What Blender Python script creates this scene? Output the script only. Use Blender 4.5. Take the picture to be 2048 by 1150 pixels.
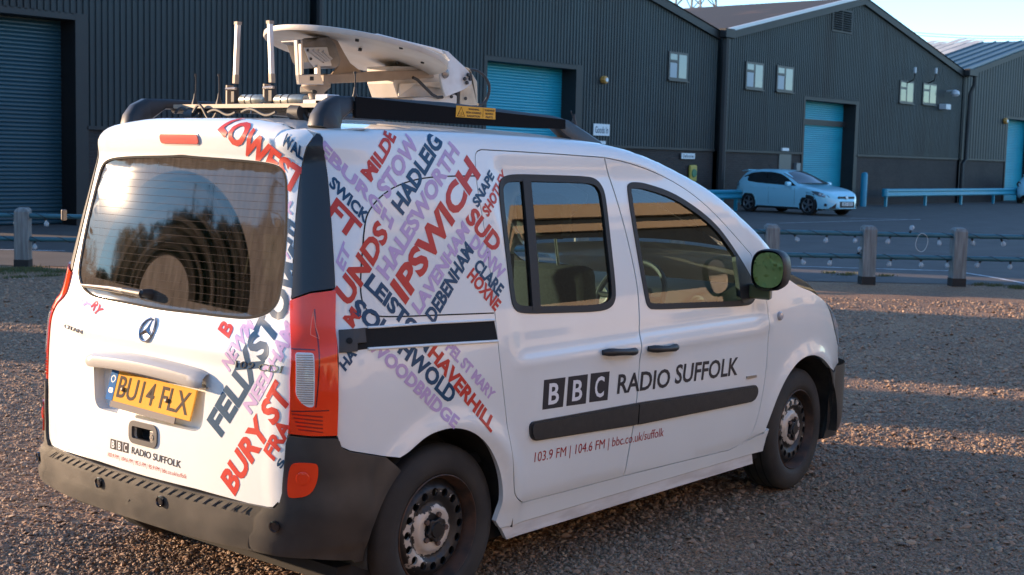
import bpy, bmesh, math, random
import numpy as np
from mathutils import Vector, Matrix
from mathutils.geometry import delaunay_2d_cdt
from mathutils.bvhtree import BVHTree
for o in list(bpy.data.objects): bpy.data.objects.remove(o)
random.seed(7); RNG = np.random.default_rng(11)
scn = bpy.context.scene
COL = scn.collection
R = math.radians

# ------------------------------------------------------------------ camera
CP = np.array([-2.8142, -4.1781, 1.6800]); YAW, PITCH, ROLL, FPX = R(40.0862), R(-5.4885), R(1.382), 2720.70
_f = np.array([math.cos(YAW)*math.cos(PITCH), math.sin(YAW)*math.cos(PITCH), math.sin(PITCH)])
_r = np.cross(_f, [0, 0, 1]); _r /= np.linalg.norm(_r); _u = np.cross(_r, _f)
CR = math.cos(ROLL)*_r + math.sin(ROLL)*_u; CU = -math.sin(ROLL)*_r + math.cos(ROLL)*_u; CF = _f
camd = bpy.data.cameras.new('camera'); cam = bpy.data.objects.new('camera', camd); COL.objects.link(cam)
cam.matrix_world = Matrix(((CR[0], CU[0], -CF[0], CP[0]), (CR[1], CU[1], -CF[1], CP[1]), (CR[2], CU[2], -CF[2], CP[2]), (0, 0, 0, 1)))
camd.sensor_width = 36; camd.lens = FPX/2048*36; camd.clip_start = .05; camd.clip_end = 3000
camd.dof.use_dof = True; camd.dof.focus_distance = 5.2; camd.dof.aperture_fstop = 9.0
scn.camera = cam
scn.render.resolution_x, scn.render.resolution_y = 1024, 575

# ------------------------------------------------------------------ light
SUN_AZ, SUN_EL = R(114), R(9.3)          # azimuth counter-clockwise from +X
sdir = Vector((math.cos(SUN_AZ)*math.cos(SUN_EL), math.sin(SUN_AZ)*math.cos(SUN_EL), math.sin(SUN_EL)))
world = bpy.data.worlds.new('World'); scn.world = world; world.use_nodes = True
wn = world.node_tree; wn.nodes.clear()
sky = wn.nodes.new('ShaderNodeTexSky'); sky.sky_type = 'NISHITA'; sky.sun_disc = False
sky.sun_elevation = SUN_EL; sky.sun_rotation = R(90) - SUN_AZ
sky.air_density = 0.8; sky.dust_density = 0.0; sky.ozone_density = 2.8
bg = wn.nodes.new('ShaderNodeBackground'); bg.inputs[1].default_value = 0.15
wo = wn.nodes.new('ShaderNodeOutputWorld')
wn.links.new(sky.outputs[0], bg.inputs[0]); wn.links.new(bg.outputs[0], wo.inputs[0])
sl = bpy.data.lights.new('sun', 'SUN'); sl.energy = 3.2; sl.angle = R(0.55); sl.color = (1.0, .70, .44)
so = bpy.data.objects.new('sun', sl); COL.objects.link(so)
so.rotation_euler = sdir.to_track_quat('Z', 'Y').to_euler()
scn.view_settings.view_transform = 'Standard'; scn.view_settings.look = 'None'
scn.view_settings.exposure = 1.92; scn.view_settings.gamma = 1.0; scn.view_settings.use_curve_mapping = False

# ------------------------------------------------------------------ pixel helpers (photo is 2048 x 1150)
def ray(u, v):
    d = CF + CR*((u-1024)/FPX) - CU*((v-575)/FPX)
    return d/np.linalg.norm(d)
def at(u, v, ax, c):
    d = ray(u, v); t = (c-CP[ax])/d[ax]
    return CP + t*d

# ------------------------------------------------------------------ materials
def _nt(name):
    m = bpy.data.materials.new(name); m.use_nodes = True
    return m, m.node_tree, m.node_tree.nodes['Principled BSDF']
def rgb(c): return (c[0], c[1], c[2], 1)
def mat(name, col, rough=.5, metal=0, coat=0, col2=None, scale=8, amount=.5, bump=0, bscale=200, spec=.5, emit=None, detail=6, stretch=None, rvar=0, coords='Object', ramp=(.35, .65)):
    m, nt, b = _nt(name)
    b.inputs['Base Color'].default_value = rgb(col); b.inputs['Roughness'].default_value = rough
    b.inputs['Metallic'].default_value = metal; b.inputs['Coat Weight'].default_value = coat
    b.inputs['Coat Roughness'].default_value = .04; b.inputs['Specular IOR Level'].default_value = spec
    tc = nt.nodes.new('ShaderNodeTexCoord'); src = tc.outputs[coords]
    if stretch:
        mp = nt.nodes.new('ShaderNodeMapping'); mp.inputs['Scale'].default_value = stretch
        nt.links.new(src, mp.inputs[0]); src = mp.outputs[0]
    if col2 is not None:
        n = nt.nodes.new('ShaderNodeTexNoise'); n.inputs['Scale'].default_value = scale; n.inputs['Detail'].default_value = detail
        nt.links.new(src, n.inputs[0])
        rp = nt.nodes.new('ShaderNodeMapRange'); rp.inputs[1].default_value = ramp[0]; rp.inputs[2].default_value = ramp[1]
        rp.inputs[4].default_value = amount
        nt.links.new(n.outputs[0], rp.inputs[0])
        mx = nt.nodes.new('ShaderNodeMix'); mx.data_type = 'RGBA'
        mx.inputs[6].default_value = rgb(col); mx.inputs[7].default_value = rgb(col2)
        nt.links.new(rp.outputs[0], mx.inputs[0]); nt.links.new(mx.outputs[2], b.inputs['Base Color'])
        if rvar:
            ad = nt.nodes.new('ShaderNodeMath'); ad.operation = 'MULTIPLY_ADD'
            ad.inputs[1].default_value = rvar; ad.inputs[2].default_value = rough
            nt.links.new(rp.outputs[0], ad.inputs[0]); nt.links.new(ad.outputs[0], b.inputs['Roughness'])
    if bump:
        n2 = nt.nodes.new('ShaderNodeTexNoise'); n2.inputs['Scale'].default_value = bscale; n2.inputs['Detail'].default_value = 4
        nt.links.new(src, n2.inputs[0])
        bp_ = nt.nodes.new('ShaderNodeBump'); bp_.inputs['Strength'].default_value = bump; bp_.inputs['Distance'].default_value = .01
        nt.links.new(n2.outputs[0], bp_.inputs['Height']); nt.links.new(bp_.outputs[0], b.inputs['Normal'])
    if emit: b.inputs['Emission Color'].default_value = rgb(emit[0]); b.inputs['Emission Strength'].default_value = emit[1]
    return m
def glass_mat(name, tint, rough=.0, ior=1.5, dust=None, dustamt=0):
    m, nt, b = _nt(name); nt.nodes.remove(b); out = nt.nodes['Material Output']
    tr = nt.nodes.new('ShaderNodeBsdfTransparent'); tr.inputs[0].default_value = rgb(tint)
    gl = nt.nodes.new('ShaderNodeBsdfGlossy'); gl.inputs['Roughness'].default_value = rough
    fr = nt.nodes.new('ShaderNodeFresnel'); fr.inputs[0].default_value = ior
    ms = nt.nodes.new('ShaderNodeMixShader')
    nt.links.new(fr.outputs[0], ms.inputs[0]); nt.links.new(tr.outputs[0], ms.inputs[1]); nt.links.new(gl.outputs[0], ms.inputs[2])
    last = ms.outputs[0]
    if dust:
        df = nt.nodes.new('ShaderNodeBsdfDiffuse'); df.inputs[0].default_value = rgb(dust)
        m2 = nt.nodes.new('ShaderNodeMixShader'); m2.inputs[0].default_value = dustamt
        nt.links.new(last, m2.inputs[1]); nt.links.new(df.outputs[0], m2.inputs[2]); last = m2.outputs[0]
        m['mixnode'] = m2.name
    nt.links.new(last, out.inputs[0])
    return m

# ------------------------------------------------------------------ object helpers
def link(name, me, m=None, parent=None, kind=None, smooth=False):
    o = bpy.data.objects.new(name, me); COL.objects.link(o)
    if m is not None and not me.materials: me.materials.append(m)
    if parent is not None: o.parent = parent
    if kind: o['kind'] = kind
    if smooth: me.polygons.foreach_set('use_smooth', [True]*len(me.polygons))
    return o
def tag(o, label, cat, group=None):
    o['label'] = label; o['category'] = cat
    if group: o['group'] = group
    return o
def thing(name, label, cat, loc=(0, 0, 0), rz=0, group=None):
    o = bpy.data.objects.new(name, None); COL.objects.link(o); o.location = loc; o.rotation_euler = (0, 0, rz)
    o.empty_display_size = .2
    return tag(o, label, cat, group)
def copy_tree(o, parent=None):
    c = o.copy(); COL.objects.link(c); c.parent = parent
    for ch in list(o.children): copy_tree(ch, c)
    return c
class MB:
    """collects simple solids into one mesh"""
    def __init__(s): s.v = []; s.f = []
    def add(s, vs, fs):
        n = len(s.v); s.v += [tuple(map(float, p)) for p in vs]; s.f += [tuple(i+n for i in f) for f in fs]; return s
    def box(s, a, b):
        (x0, y0, z0), (x1, y1, z1) = a, b
        return s.add([(x0, y0, z0), (x1, y0, z0), (x1, y1, z0), (x0, y1, z0), (x0, y0, z1), (x1, y0, z1), (x1, y1, z1), (x0, y1, z1)],
                     [(3, 2, 1, 0), (4, 5, 6, 7), (0, 1, 5, 4), (1, 2, 6, 5), (2, 3, 7, 6), (3, 0, 4, 7)])
    def obox(s, c, ex, ey, ez):   # oriented box: centre and three half-axes
        c, ex, ey, ez = map(np.asarray, (c, ex, ey, ez))
        vs = [c+sx*ex+sy*ey+sz*ez for sz in (-1, 1) for sx, sy in ((-1, -1), (1, -1), (1, 1), (-1, 1))]
        return s.add(vs, [(3, 2, 1, 0), (4, 5, 6, 7), (0, 1, 5, 4), (1, 2, 6, 5), (2, 3, 7, 6), (3, 0, 4, 7)])
    def tube(s, path, r, n=8, cap=True):
        P = [np.asarray(p, float) for p in path]; k = len(P); rr = r if hasattr(r, '__len__') else [r]*k
        vs = []; prev = None
        for i in range(k):
            t = P[min(i+1, k-1)]-P[max(i-1, 0)]; t /= np.linalg.norm(t)+1e-12
            if prev is None:
                a = np.array([0, 0, 1.]) if abs(t[2]) < .9 else np.array([1., 0, 0])
            else: a = prev
            e = a-t*(a@t); e /= np.linalg.norm(e); prev = e; g = np.cross(t, e)
            for j in range(n):
                th = 2*math.pi*j/n; vs.append(P[i]+rr[i]*(math.cos(th)*e+math.sin(th)*g))
        fs = [(i*n+j, i*n+(j+1) % n, (i+1)*n+(j+1) % n, (i+1)*n+j) for i in range(k-1) for j in range(n)]
        if cap: fs += [tuple(range(n))[::-1], tuple((k-1)*n+j for j in range(n))]
        return s.add(vs, fs)
    def prism(s, poly, d):        # poly: 3D points, d: extrusion vector
        n = len(poly); P = [np.asarray(p, float) for p in poly]; d = np.asarray(d, float)
        return s.add(P+[p+d for p in P], [tuple(range(n))[::-1], tuple(range(n, 2*n))]+[(i, (i+1) % n, (i+1) % n+n, i+n) for i in range(n)])
    def lathe(s, c, ax, prof, n=32, e0=None):   # prof: (along axis, radius)
        ax = np.array(ax, float); ax = ax/np.linalg.norm(ax)
        a = np.array([0, 0, 1.]) if abs(ax[2]) < .9 else np.array([1., 0, 0])
        e = a-ax*(a@ax); e /= np.linalg.norm(e); g = np.cross(ax, e); c = np.asarray(c, float)
        vs = [c+ax*h+r*(math.cos(2*math.pi*j/n)*e+math.sin(2*math.pi*j/n)*g) for h, r in prof for j in range(n)]
        k = len(prof)
        return s.add(vs, [(i*n+j, i*n+(j+1) % n, (i+1)*n+(j+1) % n, (i+1)*n+j) for i in range(k-1) for j in range(n)])
    def build(s, name, m, parent=None, smooth=False, kind=None, bevel=0, angle=None):
        me = bpy.data.meshes.new(name); me.from_pydata(s.v, [], s.f); me.validate(); me.update()
        bm = bmesh.new(); bm.from_mesh(me)
        bmesh.ops.recalc_face_normals(bm, faces=bm.faces)
        if bevel: bmesh.ops.bevel(bm, geom=[e for e in bm.edges if len(e.link_faces) == 2 and e.calc_face_angle(0) > .5], offset=bevel, segments=2, affect='EDGES', profile=.5, clamp_overlap=True)
        if smooth:
            for f in bm.faces: f.smooth = True
            for e in bm.edges:
                if len(e.link_faces) == 2 and e.calc_face_angle(0) > R(angle or 38): e.smooth = False
        bm.to_mesh(me); bm.free()
        return link(name, me, m, parent, kind)
def curve(pts):
    """smooth monotone cubic through (x, y) points, flat outside"""
    P = np.array(sorted(pts), float); X, Y = P[:, 0], P[:, 1]; h = np.diff(X); dl = np.diff(Y)/h
    m = np.zeros(len(X)); m[0], m[-1] = dl[0], dl[-1]
    for i in range(1, len(X)-1):
        if dl[i-1]*dl[i] > 0:
            w1, w2 = 2*h[i]+h[i-1], h[i]+2*h[i-1]; m[i] = (w1+w2)/(w1/dl[i-1]+w2/dl[i])
    def f(x):
        x = np.clip(np.asarray(x, float), X[0], X[-1]); i = np.clip(np.searchsorted(X, x)-1, 0, len(X)-2)
        t = (x-X[i])/h[i]
        return (2*t**3-3*t**2+1)*Y[i]+(t**3-2*t**2+t)*h[i]*m[i]+(3*t**2-2*t**3)*Y[i+1]+(t**3-t**2)*h[i]*m[i+1]
    return f
def sstep(a, b, x):
    t = np.clip((np.asarray(x, float)-a)/(b-a), 0, 1); return t*t*(3-2*t)
def pip(poly, x, y):
    """vectorised point in polygon"""
    poly = np.asarray(poly); inside = np.zeros(len(x), bool); n = len(poly); j = n-1
    for i in range(n):
        xi, yi = poly[i]; xj, yj = poly[j]
        c = ((yi > y) != (yj > y)); 
        with np.errstate(divide='ignore', invalid='ignore'):
            c &= x < (xj-xi)*(y-yi)/((yj-yi) if yj != yi else 1e-12)+xi
        inside ^= c; j = i
    return inside
def densify(poly, step, closed=True):
    out = []; n = len(poly)
    for i in range(n if closed else n-1):
        a = np.asarray(poly[i], float); b = np.asarray(poly[(i+1) % n], float); k = max(1, int(math.ceil(np.linalg.norm(b-a)/step)))
        out += [a+(b-a)*j/k for j in range(k)]
    if not closed: out.append(np.asarray(poly[-1], float))
    return np.array(out)
def rounded(poly, rad, seg=6):
    """round the corners of a closed polygon; rad: number or list"""
    P = [np.asarray(p, float) for p in poly]; n = len(P); out = []
    for i in range(n):
        a, b, c = P[i-1], P[i], P[(i+1) % n]; r_ = rad[i] if hasattr(rad, '__len__') else rad
        if r_ <= 0: out.append(b); continue
        u, v = a-b, c-b; lu, lv = np.linalg.norm(u), np.linalg.norm(v); d = min(r_, lu*.48, lv*.48)
        p0, p2 = b+u/lu*d, b+v/lv*d
        for k in range(seg+1):
            t = k/seg; out.append((1-t)**2*p0+2*t*(1-t)*b+t*t*p2)
    return out
def smooth_poly(poly, closed=True, it=2):
    P = np.asarray(poly, float)
    for _ in range(it):
        if closed:
            Q = np.roll(P, -1, 0); P = np.stack([.75*P+.25*Q, .25*P+.75*Q], 1).reshape(-1, 2)
        else:
            Q = np.stack([.75*P[:-1]+.25*P[1:], .25*P[:-1]+.75*P[1:]], 1).reshape(-1, 2); P = np.vstack([P[:1], Q, P[-1:]])
    return P
def offset_poly(poly, d):
    """inset (d>0) a closed polygon"""
    P = np.asarray(poly, float); A = .5*np.sum(P[:, 0]*np.roll(P[:, 1], -1)-np.roll(P[:, 0], -1)*P[:, 1]); s = 1 if A > 0 else -1
    e = np.roll(P, -1, 0)-P; e /= np.linalg.norm(e, axis=1)[:, None]+1e-12; n = np.stack([-e[:, 1], e[:, 0]], 1)*s
    nn = n+np.roll(n, 1, 0); nn /= (np.linalg.norm(nn, axis=1)[:, None]+1e-9)
    return P+nn*d
def font_mesh(body, bold=.0):
    cu = bpy.data.curves.new('t', 'FONT'); cu.body = body; cu.offset = bold; cu.resolution_u = 3; cu.fill_mode = 'FRONT'
    o = bpy.data.objects.new('t', cu); COL.objects.link(o)
    dg = bpy.context.evaluated_depsgraph_get(); me = bpy.data.meshes.new_from_object(o.evaluated_get(dg))
    v = np.array([p.co[:2] for p in me.vertices]) if len(me.vertices) else np.zeros((0, 2)); f = [tuple(p.vertices) for p in me.polygons]
    bpy.data.objects.remove(o); bpy.data.curves.remove(cu); bpy.data.meshes.remove(me)
    return v, f
CAP = font_mesh('H')[0][:, 1].max()
def flat_text(name, body, m, origin, ex, ez, height, parent=None, bold=.012, width=None, center=False, thick=0):
    """text standing on a plane: ex = reading direction, ez = up direction"""
    v, f = font_mesh(body, bold); ex, ez, og = (np.asarray(a, float) for a in (ex, ez, origin)); s = height/CAP
    x0, x1 = v[:, 0].min(), v[:, 0].max(); sx = width/(x1-x0) if width else s
    xx = (v[:, 0]-(x0+x1)/2 if center else v[:, 0]-x0)*sx; yy = v[:, 1]*s
    P = og+xx[:, None]*ex+yy[:, None]*ez
    me = bpy.data.meshes.new(name); me.from_pydata(P.tolist(), [], f); me.update()
    return link(name, me, m, parent)
# ================================================================== the place: ground, warehouses, fence
YF = 21.5                                   # the warehouse fronts stand in this plane
KF = (YF-CP[1])/(19.0-CP[1])
def xk(x): return CP[0]+(x-CP[0])*KF
def fx(u, v): p = at(u, v, 1, YF); return p[0], p[2]
def gp(u, v): return at(u, v, 2, 0.)
def plane(name, poly, z, m, parent=None):
    me = bpy.data.meshes.new(name); me.from_pydata([(p[0], p[1], z) for p in poly], [], [tuple(range(len(poly)))]); me.update()
    o = link(name, me, m, parent); o['kind'] = 'structure'; return o
def gravel_mat(name='gravel'):
    m, nt, b = _nt(name); L = nt.links.new
    tc = nt.nodes.new('ShaderNodeTexCoord')
    v1 = nt.nodes.new('ShaderNodeTexVoronoi'); v1.inputs['Scale'].default_value = 62; L(tc.outputs['Object'], v1.inputs[0])
    r1 = nt.nodes.new('ShaderNodeValToRGB'); cr = r1.color_ramp
    cr.elements[0].color = (0.127, 0.066, 0.034, 1); cr.elements[1].color = (0.434, 0.242, 0.120, 1); cr.elements[1].position = 1
    for p, c in ((.25, (0.218, 0.109, 0.056, 1)), (.5, (0.265, 0.151, 0.078, 1)), (.72, (0.351, 0.179, 0.085, 1)), (.88, (0.302, 0.201, 0.120, 1))):
        e = cr.elements.new(p); e.color = c
    sp = nt.nodes.new('ShaderNodeSeparateColor'); L(v1.outputs['Color'], sp.inputs[0]); L(sp.outputs[0], r1.inputs[0])
    n = nt.nodes.new('ShaderNodeTexNoise'); n.inputs['Scale'].default_value = .8; n.inputs['Detail'].default_value = 5; L(tc.outputs['Object'], n.inputs[0])
    mx = nt.nodes.new('ShaderNodeMix'); mx.data_type = 'RGBA'; mx.blend_type = 'MULTIPLY'; mx.inputs[0].default_value = .7
    rr = nt.nodes.new('ShaderNodeValToRGB'); rr.color_ramp.elements[0].color = (.62, .60, .60, 1); rr.color_ramp.elements[1].color = (1.12, 1.08, 1.02, 1); rr.color_ramp.elements[0].position = .3; rr.color_ramp.elements[1].position = .7
    L(n.outputs[0], rr.inputs[0]); L(r1.outputs[0], mx.inputs[6]); L(rr.outputs[0], mx.inputs[7]); L(mx.outputs[2], b.inputs['Base Color'])
    b.inputs['Roughness'].default_value = .8
    bp_ = nt.nodes.new('ShaderNodeBump'); bp_.inputs['Strength'].default_value = .9; bp_.inputs['Distance'].default_value = .012; bp_.invert = True
    L(v1.outputs['Distance'], bp_.inputs['Height']); L(bp_.outputs[0], b.inputs['Normal'])
    return m
M_gravel = gravel_mat()
M_asph = mat('asphalt', (.068, .058, .052), .85, col2=(.10, .085, .076), scale=1.3, amount=.8, bump=.35, bscale=70, detail=9)
M_paint = mat('road_paint', (.55, .56, .57), .7, col2=(.20, .19, .19), scale=5, amount=.8, detail=8)
# fence line on the ground
FA = np.array([7.12, 13.0]); FB = np.array([16.04, 3.40]); FD = (FB-FA)/np.linalg.norm(FB-FA); FN = np.array([-FD[1], FD[0]])   # FN points away from the van
if FN @ np.array([1, 1]) < 0: FN = -FN
def fl(t, d=0.): p = FA+FD*t+FN*d; return p
gr = plane('ground', [(-600, -600), (900, -600), (900, 900), (-600, 900)], 0, M_gravel)
plane('car_park', [tuple(fl(-60, .25)), tuple(fl(120, .25)), (300, 60), (60, 300), (-80, 120)], .006, M_asph)
def line(name, pts, w, z=.011):
    P = [np.asarray(p[:2]) for p in pts]; V = []
    for i, p in enumerate(P):
        t = P[min(i+1, len(P)-1)]-P[max(i-1, 0)]; t = t/np.linalg.norm(t); n = np.array([-t[1], t[0]])*w/2; V += [(*(p+n), z), (*(p-n), z)]
    me = bpy.data.meshes.new(name); me.from_pydata(V, [], [(2*i, 2*i+1, 2*i+3, 2*i+2) for i in range(len(P)-1)]); me.update()
    o = link(name, me, M_paint); o['kind'] = 'structure'; return o
line('painted_line', [gp(1380, 530), gp(1600, 534), gp(1905, 543)], .10); line('painted_line', [gp(1905, 543), gp(1975, 554), gp(2100, 577)], .10)
line('painted_line', [gp(-80, 499), gp(130, 503)], .10); line('painted_line', [gp(1700, 437), gp(1840, 440)], .12); line('painted_line', [gp(1560, 447), gp(1840, 439)], .10)

# ---- grass along the fence foot
def grass(name, spots, m):
    V = []; F = []
    for (x, y), n, sp, h in spots:
        for _ in range(n):
            px_, py_ = x+random.gauss(0, sp), y+random.gauss(0, sp*.5); a = random.random()*6.28; hh = h*random.uniform(.4, 1.1); w = .006
            dx, dy = math.cos(a)*w, math.sin(a)*w; lx, ly = random.gauss(0, .3)*hh, random.gauss(0, .3)*hh; k = len(V)
            V += [(px_-dx, py_-dy, 0), (px_+dx, py_+dy, 0), (px_+lx*.5+dx*.6, py_+ly*.5+dy*.6, hh*.6), (px_+lx, py_+ly, hh)]; F += [(k, k+1, k+2), (k, k+2, k+3)]
    me = bpy.data.meshes.new(name); me.from_pydata(V, [], F); me.update(); o = link(name, me, m); o['kind'] = 'stuff'
    tag(o, 'short green grass growing along the foot of the fence', 'grass'); return o
M_grassm = mat('grass_blade', (.06, .085, .022), .7, col2=(.12, .11, .04), scale=3, amount=.8)
sp_ = []
for k in range(90):
    t = random.uniform(-2.2, 4.0); p = fl(t, random.gauss(-.45, .25)); sp_.append((p, 60, .14, .035))
for u, v in ((20, 540), (70, 538), (100, 552), (30, 556), (2030, 575), (1990, 572), (1700, 549), (1690, 551), (1770, 553), (2040, 577), (1660, 547), (1960, 570)):
    p = gp(u, v); sp_.append((p[:2], 130, .10, .045))
grass('grass', sp_, M_grassm)

# ---- loose gravel stones
def gravel_stones():
    pts = []
    def field(dens, dmin, dmax):
        n = int(dens*19*18); X = RNG.uniform(-2.5, 16.5, n); Y = RNG.uniform(-5, 13, n)
        rel = np.stack([X, Y, np.zeros(n)], 1)-CP; d = rel@CF; uu = 1024+FPX*(rel@CR)/np.maximum(d, .1); vv = 575-FPX*(rel@CU)/np.maximum(d, .1)
        ok = (d > dmin) & (d < dmax) & (uu > -120) & (uu < 2170) & (vv < 1260) & ((np.stack([X, Y], 1)-FA)@FN < .1)
        # thinner cover on the compacted patches and wheel tracks
        pt = .5+.25*np.sin(1.7*X+.9*Y+.6*np.sin(2.3*Y))+.25*np.sin(2.9*Y-1.3*X+np.sin(1.9*X)); trk = np.exp(-((np.abs(Y+.25*np.sin(.6*X))-.78)/.11)**2)*(X < .6)+np.exp(-((np.abs(Y-.35*X+1.2)-.75)/.12)**2)
        ok &= RNG.uniform(0, 1, n) < np.clip(.55+.5*pt-.45*trk, .2, 1)
        return np.stack([X[ok], Y[ok]], 1)
    A = field(6800, 2.0, 6.0); B = field(2600, 6.0, 9.5); C = field(900, 9.5, 13); D = field(350, 13, 17.2)
    P = np.vstack([A, B, C, D]); n = len(P); sc = np.concatenate([RNG.gamma(4, .00135, len(A)), RNG.gamma(4, .0018, len(B)), RNG.gamma(4, .0023, len(C)), RNG.gamma(4, .0030, len(D))]); sc = np.clip(sc, .003, .022)
    me = bpy.data.meshes.new('gravel_stones'); me.vertices.add(n); co = np.zeros((n, 3)); co[:, :2] = P; co[:, 2] = sc*.25; me.vertices.foreach_set('co', co.ravel())
    a = me.attributes.new('size', 'FLOAT', 'POINT'); a.data.foreach_set('value', sc)
    ro = me.attributes.new('spin', 'FLOAT_VECTOR', 'POINT'); rv = np.stack([RNG.normal(0, .35, n), RNG.normal(0, .35, n), RNG.uniform(0, 6.28, n)], 1); ro.data.foreach_set('vector', rv.ravel())
    o = link('gravel_stones', me); o['kind'] = 'stuff'; tag(o, 'loose brown and grey gravel stones covering the ground', 'gravel')
    m, nt, b = _nt('gravel_stone'); L = nt.links.new
    oi = nt.nodes.new('ShaderNodeObjectInfo'); rp = nt.nodes.new('ShaderNodeValToRGB'); cr = rp.color_ramp
    cr.elements[0].color = (0.179, 0.119, 0.082, 1); cr.elements[1].color = (0.429, 0.284, 0.172, 1)
    for p, c in ((.25, (0.241, 0.153, 0.100, 1)), (.5, (0.276, 0.182, 0.119, 1)), (.7, (0.332, 0.196, 0.116, 1)), (.85, (0.290, 0.216, 0.150, 1)), (.93, (0.374, 0.250, 0.155, 1))):
        e = cr.elements.new(p); e.color = c
    L(oi.outputs['Random'], rp.inputs[0]); L(rp.outputs[0], b.inputs['Base Color']); b.inputs['Roughness'].default_value = .72
    bm = bmesh.new(); bmesh.ops.create_icosphere(bm, subdivisions=1, radius=1)
    for v in bm.verts:
        k = 1+.28*math.sin(5*v.co.x+3*v.co.y)+.12*random.uniform(-1, 1); v.co = Vector((v.co.x*1.35*k, v.co.y*.95*k, v.co.z*.62*k))
    bmesh.ops.delete(bm, geom=[f for f in bm.faces if f.calc_center_median().z < -.35], context='FACES')
    sm = bpy.data.meshes.new('pebble'); bm.to_mesh(sm); bm.free(); sm.materials.append(m); sm.polygons.foreach_set('use_smooth', [False]*len(sm.polygons))
    so_ = bpy.data.objects.new('pebble', sm)
    ng = bpy.data.node_groups.new('scatter', 'GeometryNodeTree'); ng.interface.new_socket('Geometry', in_out='INPUT', socket_type='NodeSocketGeometry'); ng.interface.new_socket('Geometry', in_out='OUTPUT', socket_type='NodeSocketGeometry')
    N = ng.nodes; gi = N.new('NodeGroupInput'); go = N.new('NodeGroupOutput'); m2p = N.new('GeometryNodeMeshToPoints'); iop = N.new('GeometryNodeInstanceOnPoints'); obi = N.new('GeometryNodeObjectInfo'); obi.inputs[0].default_value = so_
    na = N.new('GeometryNodeInputNamedAttribute'); na.data_type = 'FLOAT'; na.inputs[0].default_value = 'size'
    nb = N.new('GeometryNodeInputNamedAttribute'); nb.data_type = 'FLOAT_VECTOR'; nb.inputs[0].default_value = 'spin'
    cx = N.new('ShaderNodeCombineXYZ'); 
    for k in range(3): ng.links.new(na.outputs[0], cx.inputs[k])
    ng.links.new(gi.outputs[0], m2p.inputs[0]); ng.links.new(m2p.outputs[0], iop.inputs[0]); ng.links.new(obi.outputs['Geometry'], iop.inputs['Instance'])
    ng.links.new(nb.outputs[0], iop.inputs['Rotation']); ng.links.new(cx.outputs[0], iop.inputs['Scale']); ng.links.new(iop.outputs[0], go.inputs[0])
    md = o.modifiers.new('scatter', 'NODES'); md.node_group = ng
    return o
gravel_stones()

# ---- warehouses
def clad_mat(name, c1, c2):
    """painted steel sheets: each sheet a little different, streaked by the rain"""
    m, nt, bs_ = _nt(name); L = nt.links.new; tc = nt.nodes.new('ShaderNodeTexCoord'); sp = nt.nodes.new('ShaderNodeSeparateXYZ'); L(tc.outputs['Object'], sp.inputs[0])
    fl_ = nt.nodes.new('ShaderNodeMath'); fl_.operation = 'SNAP'; fl_.inputs[1].default_value = 1.05; L(sp.outputs[0], fl_.inputs[0])
    wn_ = nt.nodes.new('ShaderNodeTexWhiteNoise'); wn_.noise_dimensions = '1D'; L(fl_.outputs[0], wn_.inputs['W'])
    mp = nt.nodes.new('ShaderNodeMapping'); mp.inputs['Scale'].default_value = (2.2, 1, .22); L(tc.outputs['Object'], mp.inputs[0])
    n = nt.nodes.new('ShaderNodeTexNoise'); n.inputs['Scale'].default_value = .9; n.inputs['Detail'].default_value = 9; n.inputs['Roughness'].default_value = .65; L(mp.outputs[0], n.inputs[0])
    n2 = nt.nodes.new('ShaderNodeTexNoise'); n2.inputs['Scale'].default_value = .28; n2.inputs['Detail'].default_value = 5; L(tc.outputs['Object'], n2.inputs[0])
    ad = nt.nodes.new('ShaderNodeMath'); ad.operation = 'MULTIPLY_ADD'; ad.inputs[1].default_value = .28; L(wn_.outputs['Value'], ad.inputs[0]); L(n.outputs[0], ad.inputs[2])
    ad2 = nt.nodes.new('ShaderNodeMath'); ad2.operation = 'ADD'; L(ad.outputs[0], ad2.inputs[0]); L(n2.outputs[0], ad2.inputs[1])
    r_ = nt.nodes.new('ShaderNodeMapRange'); r_.inputs[1].default_value = .85; r_.inputs[2].default_value = 1.45; L(ad2.outputs[0], r_.inputs[0])
    mx = nt.nodes.new('ShaderNodeMix'); mx.data_type = 'RGBA'; mx.inputs[6].default_value = rgb(c1); mx.inputs[7].default_value = rgb(c2); L(r_.outputs[0], mx.inputs[0]); L(mx.outputs[2], bs_.inputs['Base Color'])
    bs_.inputs['Roughness'].default_value = .6; return m
M_clad = clad_mat('cladding', (.019, .033, .037), (.007, .010, .011))
M_clad2 = clad_mat('cladding_darker', (.014, .023, .026), (.007, .009, .010))
M_trim = mat('dark_trim', (.013, .013, .014), .6, col2=(.02, .019, .018), scale=2, amount=.7)
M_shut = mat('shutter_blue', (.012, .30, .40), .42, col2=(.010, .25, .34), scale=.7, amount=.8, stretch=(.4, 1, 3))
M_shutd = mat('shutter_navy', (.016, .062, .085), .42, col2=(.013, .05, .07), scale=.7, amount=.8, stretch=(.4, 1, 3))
M_roofd = mat('roof_dark', (.028, .027, .028), .85, col2=(.14, .075, .05), scale=.55, amount=.55, ramp=(.58, .75), detail=8)
M_roofm = mat('roof_metal', (.075, .13, .15), .5, col2=(.055, .10, .12), scale=.5, amount=.7)
M_skyl = mat('rooflight', (.62, .56, .46), .5, col2=(.36, .33, .30), scale=1.2, amount=.7)
M_flash = mat('flashing', (.50, .53, .56), .45)
M_wframe = mat('window_frame_dark', (.030, .030, .032), .5)
M_wpane = mat('window_pane', (.16, .21, .22), .12, spec=.5)
M_curt = mat('blind', (.34, .38, .40), .6)
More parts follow.
